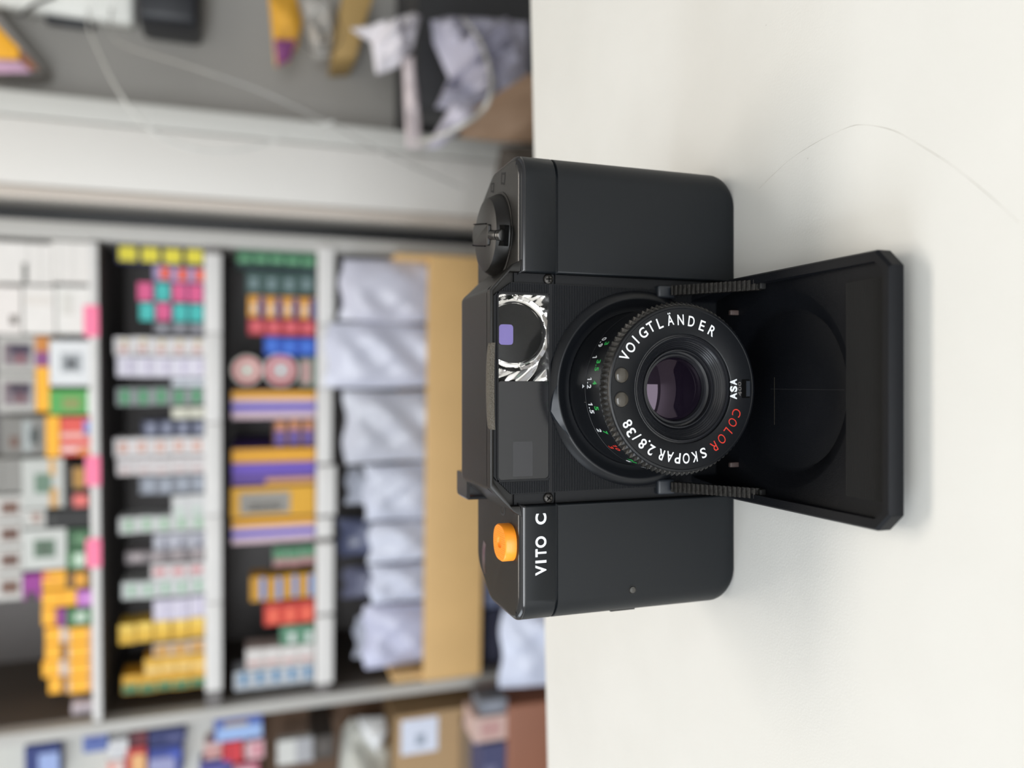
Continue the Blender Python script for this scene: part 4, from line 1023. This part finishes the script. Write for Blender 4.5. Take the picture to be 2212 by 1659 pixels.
a = blob('hanging_pack', [(652, -20), (722, -20), (724, 50), (716, 112), (682, 122), (668, 70)], -.03, .05, foil(176, 172, 166), 'silver-white hanging pack between yellow pack and cardboard', 'pack', amp=.02)
def cable(name, pts, d, r, m, label):
    P = smoothpath([W_(S(a, b, dd)[0], dd, S(a, b, dd)[1]) for (a, b, dd) in pts], 8)
    V, F = tube(P, r, 8); o = mk(name, [tuple(Vector(v)-P[0]) for v in V], F, None, m, k=1, smooth=True); o.location = P[0]
    return tag(o, label, 'cable')
CW = mat('white_cable', (196, 195, 190), .4)
cable('cable', [(190, 22, .058), (192, 60, -.2), (215, 115, -.5), (255, 195, -.64), (300, 255, -.66), (350, 296, -.66), (420, 322, -.66), (490, 327, -.66), (560, 315, -.66), (640, 285, -.66), (720, 262, -.66)], 0, .0016, CW, 'thin white cable sagging in front of the white cabinet')
cable('cable', [(240, 20, .058), (250, 86, -.2), (400, 140, -.5), (560, 195, -.55), (700, 262, -.55), (850, 340, -.55), (1000, 405, -.55)], 0, .0015, mat('grey_cable', (150, 148, 144), .4), 'faint grey wire running down across the cabinet edge')
cable('cable', [(1000, 40, -.245), (1035, 85, -.45), (1058, 150, -.6), (1060, 200, -.7), (1040, 240, -.7), (990, 275, -.7), (930, 300, -.6), (890, 306, -.35)], 0, .0024, CW, 'white cable looping over the crumpled bags')
cable('cable', [(690, -10, -.2), (720, 20, -.2), (738, 70, -.2), (728, 100, -.2), (700, 112, -.2), (670, 104, -.2), (640, 80, -.2)], 0, .0012, mat('black_cable', (40, 38, 36), .4), 'thin black wire loop round the silver pack')
cable('cable', [(120, -10, .05), (70, 12, .05), (45, 36, .05)], 0, .003, mat('black_cable', (40, 38, 36), .4), 'short black wire across the white wall unit')
# ---- left of the shelving: brown panel coloured as the shadow there, pegboard with packs, cartons
lx = xl-.026
o = bobj('brown_shadow_panel', MB().box(-1.5, lx-.001, .20, .45, 0, 2.2), mat('brown_shadow', (94, 68, 46), .6, var=.1, scale=6), (lx-.3, .20, 0)); tag(o, 'dark brown panel standing for the shadow left of the shelving unit', 'board')
pz = S(560, 1620, .1)[1]
o = bobj('pegboard', MB().box(-1.5, lx-.002, .10, .199, pz, 2.0), mat('pegboard_grey', (198, 197, 190), .6, var=.04, scale=10), (lx-.3, .10, pz)); tag(o, 'pale grey display board left of the shelving unit', 'board')
def hp_(px0, px1, py0, py1, col, decos, label, d=.06, name='hanging_pack', cat='pack'):
    a = S((px0+px1)/2, py1, d)[0]; b = S((px0+px1)/2, py0, d)[0]
    return carton(name, px0, px1, py0, py1, col, decos, d=d, th=.0995-d, label=label, cat=cat, bev=.004)
hp_(22, 80, 1586, 1606, (222, 222, 218), [(.1, .9, .1, .3, (110, 110, 106))], 'small white hanging pack nearest the top left')
hp_(52, 128, 1610, 1700, (34, 50, 112), [(.0, .8, .0, .6, (150, 168, 214))], 'dark blue and pale blue hanging pack at the far left edge')
hp_(178, 232, 1584, 1625, (90, 108, 168), [(.5, 1, .2, .8, (70, 84, 150))], 'blue hanging packet beside the shelving side')
hp_(234, 276, 1598, 1640, (212, 212, 214), [(.1, .9, .5, .6, (150, 150, 160))], 'white hanging packet between blue and maroon ones')
hp_(230, 268, 1643, 1700, (222, 196, 190), [(.4, .9, .6, .9, (222, 130, 110))], 'white and coral hanging packet at the lower frame edge')
hp_(278, 318, 1580, 1612, (84, 28, 40), [(.1, .9, .1, .5, (110, 40, 50))], 'maroon hanging packet next to navy one')
hp_(270, 316, 1615, 1690, (186, 56, 56), [(.05, .8, .05, .7, (226, 176, 120))], 'red hanging packet with orange panel')
hp_(320, 400, 1575, 1610, (38, 46, 98), [(.2, .6, .1, .5, (80, 84, 130))], 'upper navy hanging packet')
hp_(320, 392, 1613, 1690, (50, 64, 138), [(.2, .7, .2, 1, (150, 152, 190)), (.6, .9, 0, .4, (60, 80, 170))], 'blue hanging packet with lilac panel below the navy one')
hp_(462, 566, 1548, 1598, (60, 84, 160), [(.0, .6, .0, .95, (150, 178, 224)), (.6, .8, .3, .8, (170, 150, 110))], 'wide blue hanging packet under the shelving side', d=.03)
hp_(440, 478, 1604, 1640, (206, 170, 166), [(.3, .5, 0, 1, (170, 80, 76))], 'striped pink hanging packet')
hp_(480, 524, 1602, 1648, (206, 52, 62), [(.1, .9, .6, .8, (176, 36, 50))], 'bright red hanging packet')
hp_(430, 500, 1644, 1700, (76, 72, 140), [(.1, .6, .3, .9, (120, 126, 184))], 'violet hanging packet at the frame edge')
hp_(530, 570, 1600, 1640, (214, 170, 176), [(.2, .8, .2, .5, (196, 110, 126))], 'rosy hanging packet beside the bright red one')
hp_(505, 559, 1650, 1700, (190, 110, 130), [(.2, .8, .2, .9, (214, 180, 186))], 'rosy striped hanging packet below the bright red one')
# lower left cartons
wb0 = S(1098, 1590, -.10)[1]
o = bobj('wooden_chest', MB().box(S(1130, 1750, -.1)[0], S(1130, 1522, -.1)[0], -.10, .195, 0, wb0), mat('red_brown_wood', (142, 92, 70), .5, var=.15, scale=6), (S(1130, 1640, -.1)[0], -.10, 0), bevel=.004); tag(o, 'red-brown wooden chest behind the left table corner', 'chest')
zc = wb0+.0005
def lc(name, px0, px1, py0, py1, col, decos, label, d, th, cat='box', zb=zc, **kw): return carton(name, px0, px1, py0, py1, col, decos, d=d, th=th, label=label, cat=cat, zbot=zb, **kw)
bx_ = lc('cardboard_box', 852, 1090, 1532, 1740, (172, 142, 104), [(.0, .02, 0, 1, (150, 122, 88))], 'big cardboard box with a white address label', .05, .14)
xa, za = S(866, 1632, .05); xb, zb_ = S(946, 1546, .05)
q = MB().box(xa, xb, .0485, .0505, zb_, za); loc0 = bx_.location
base_sx = (S(971, 1740, .05)[0]+S(971, 1532, .05)[0])/2
q.V = [(x-base_sx, y-.05, z-zc) for x, y, z in q.V]; q.build('address_label', bx_, C(214, 220, 236), k=1)
q = MB().box(xb-.06, xb-.035, .0478, .0486, (za+zb_)/2-.012, (za+zb_)/2+.008); q.V = [(x-base_sx, y-.05, z-zc) for x, y, z in q.V]; q.build('label_print', bx_, C(150, 160, 176), k=1)
lc('cardboard_box', 1004, 1090, 1566, 1700, (130, 112, 92), [(0, 1, .5, .52, (110, 92, 74))], 'small brown carton in front of the labelled cardboard box', -.0, .049)
lc('pink_carton', 1024, 1096, 1547, 1602, (206, 178, 170), [(.2, .8, .2, .8, (192, 150, 146))], 'pale pink carton on the wooden chest', -.09, .08)
lc('blue_pouch', 1040, 1096, 1606, 1700, (70, 72, 108), [(.1, .5, .4, .9, (110, 110, 140))], 'dark blue pouch beside the pale pink carton', -.09, .08, cat='pouch')
lc('grey_carton', 1036, 1060, 1512, 1545, (120, 124, 134), [(.2, .8, .2, .8, (140, 144, 156))], 'small grey carton on the wooden chest', -.09, .06)
ztop_ = S(852, 1640, .05)[1]
FO = mat('white_foam', (206, 206, 198), .8, bump=1.0, scale=300, var=.06)
def onbox(name, pts, d, th, m, label, cat, amp=.01): 
    return blob(name, pts, d, th, m, label, cat, amp=amp)
onbox('foam_bag', [(745, 1600), (765, 1575), (812, 1590), (852, 1640), (852, 1740), (735, 1740), (740, 1660)], .06, .10, FO, 'bag of white foam pieces on the labelled cardboard box', 'bag', .02)
onbox('foam_bag', [(775, 1562), (835, 1560), (842, 1590), (820, 1640), (790, 1610)], .02, .05, foil(222, 224, 226, .5), 'bright white crumpled bag in front of the foam bag', 'bag', .01)
hp_(598, 678, 1596, 1650, (206, 206, 202), [(.0, 1, 0, .5, (168, 168, 172))], 'white and grey hanging pack right of the rosy ones', d=.08)
lc('camera_pouch', 676, 722, 1588, 1640, (64, 58, 54), [(.2, .8, .2, .8, (86, 80, 76))], 'small black pouch hanging beside the foam bag', .06, .13, cat='pouch', zb=None)
bobj('paper_bundle', MB().box(0, .01, 0, .01, 0, .01), C(0, 0, 0), (0, 0, 0)) if 0 else None
pouch(1092, 1200, 1342, 1512, -.16, .06, foil(200, 206, 226), 'white-blue paper bag standing by the left end of the crate', name='paper_bag', cat='bag', amp=.012, tilt=.05, zbot=0.001)
# let no helper properties remain
for o in bpy.data.objects:
    for k in ('w_', 'h_', 'o_'):
        if k in o: del o[k]
# repeats share a group phrase
def group_of(o):
    n = o.name.split('.')[0]; lab = o.get('label', ''); z = o.location.z
    if n in ('film_box', 'carton', 'print_pack', 'blister_pack', 'photo_paper_box'):
        if z >= zA1: return {'film_box': 'yellow film boxes on the top shelf'}.get(n, 'cartons and packs on the top shelf')
        if n == 'photo_paper_box': return 'photo paper boxes on the lower shelf'
        if n == 'film_box': return 'film boxes on the upper shelf' if z >= zB1 else 'film boxes on the lower shelf'
    return {'plastic_envelope': 'plastic envelopes in the wooden crate', 'storage_box': 'boxes under the wooden crate', 'crumpled_bag': 'crumpled bags in and over the black bin',
            'film_canister': 'round canisters on the lower shelf', 'cable': 'loose cables on the right', 'paper_sack': 'brown sacks behind the table',
            'cardboard_box': 'cardboard boxes at the lower left', 'foam_bag': 'foam bags on the cardboard box', 'wall_unit': 'units fixed to the grey partition',
            'hanging_pack': 'packs hanging on the left display board' if o.location.x < 0 else 'packs hanging on the grey partition'}.get(n)
for o in list(bpy.data.objects):
    if o.parent is None and 'label' in o and 'group' not in o:
        g = group_of(o)
        if g: o['group'] = g
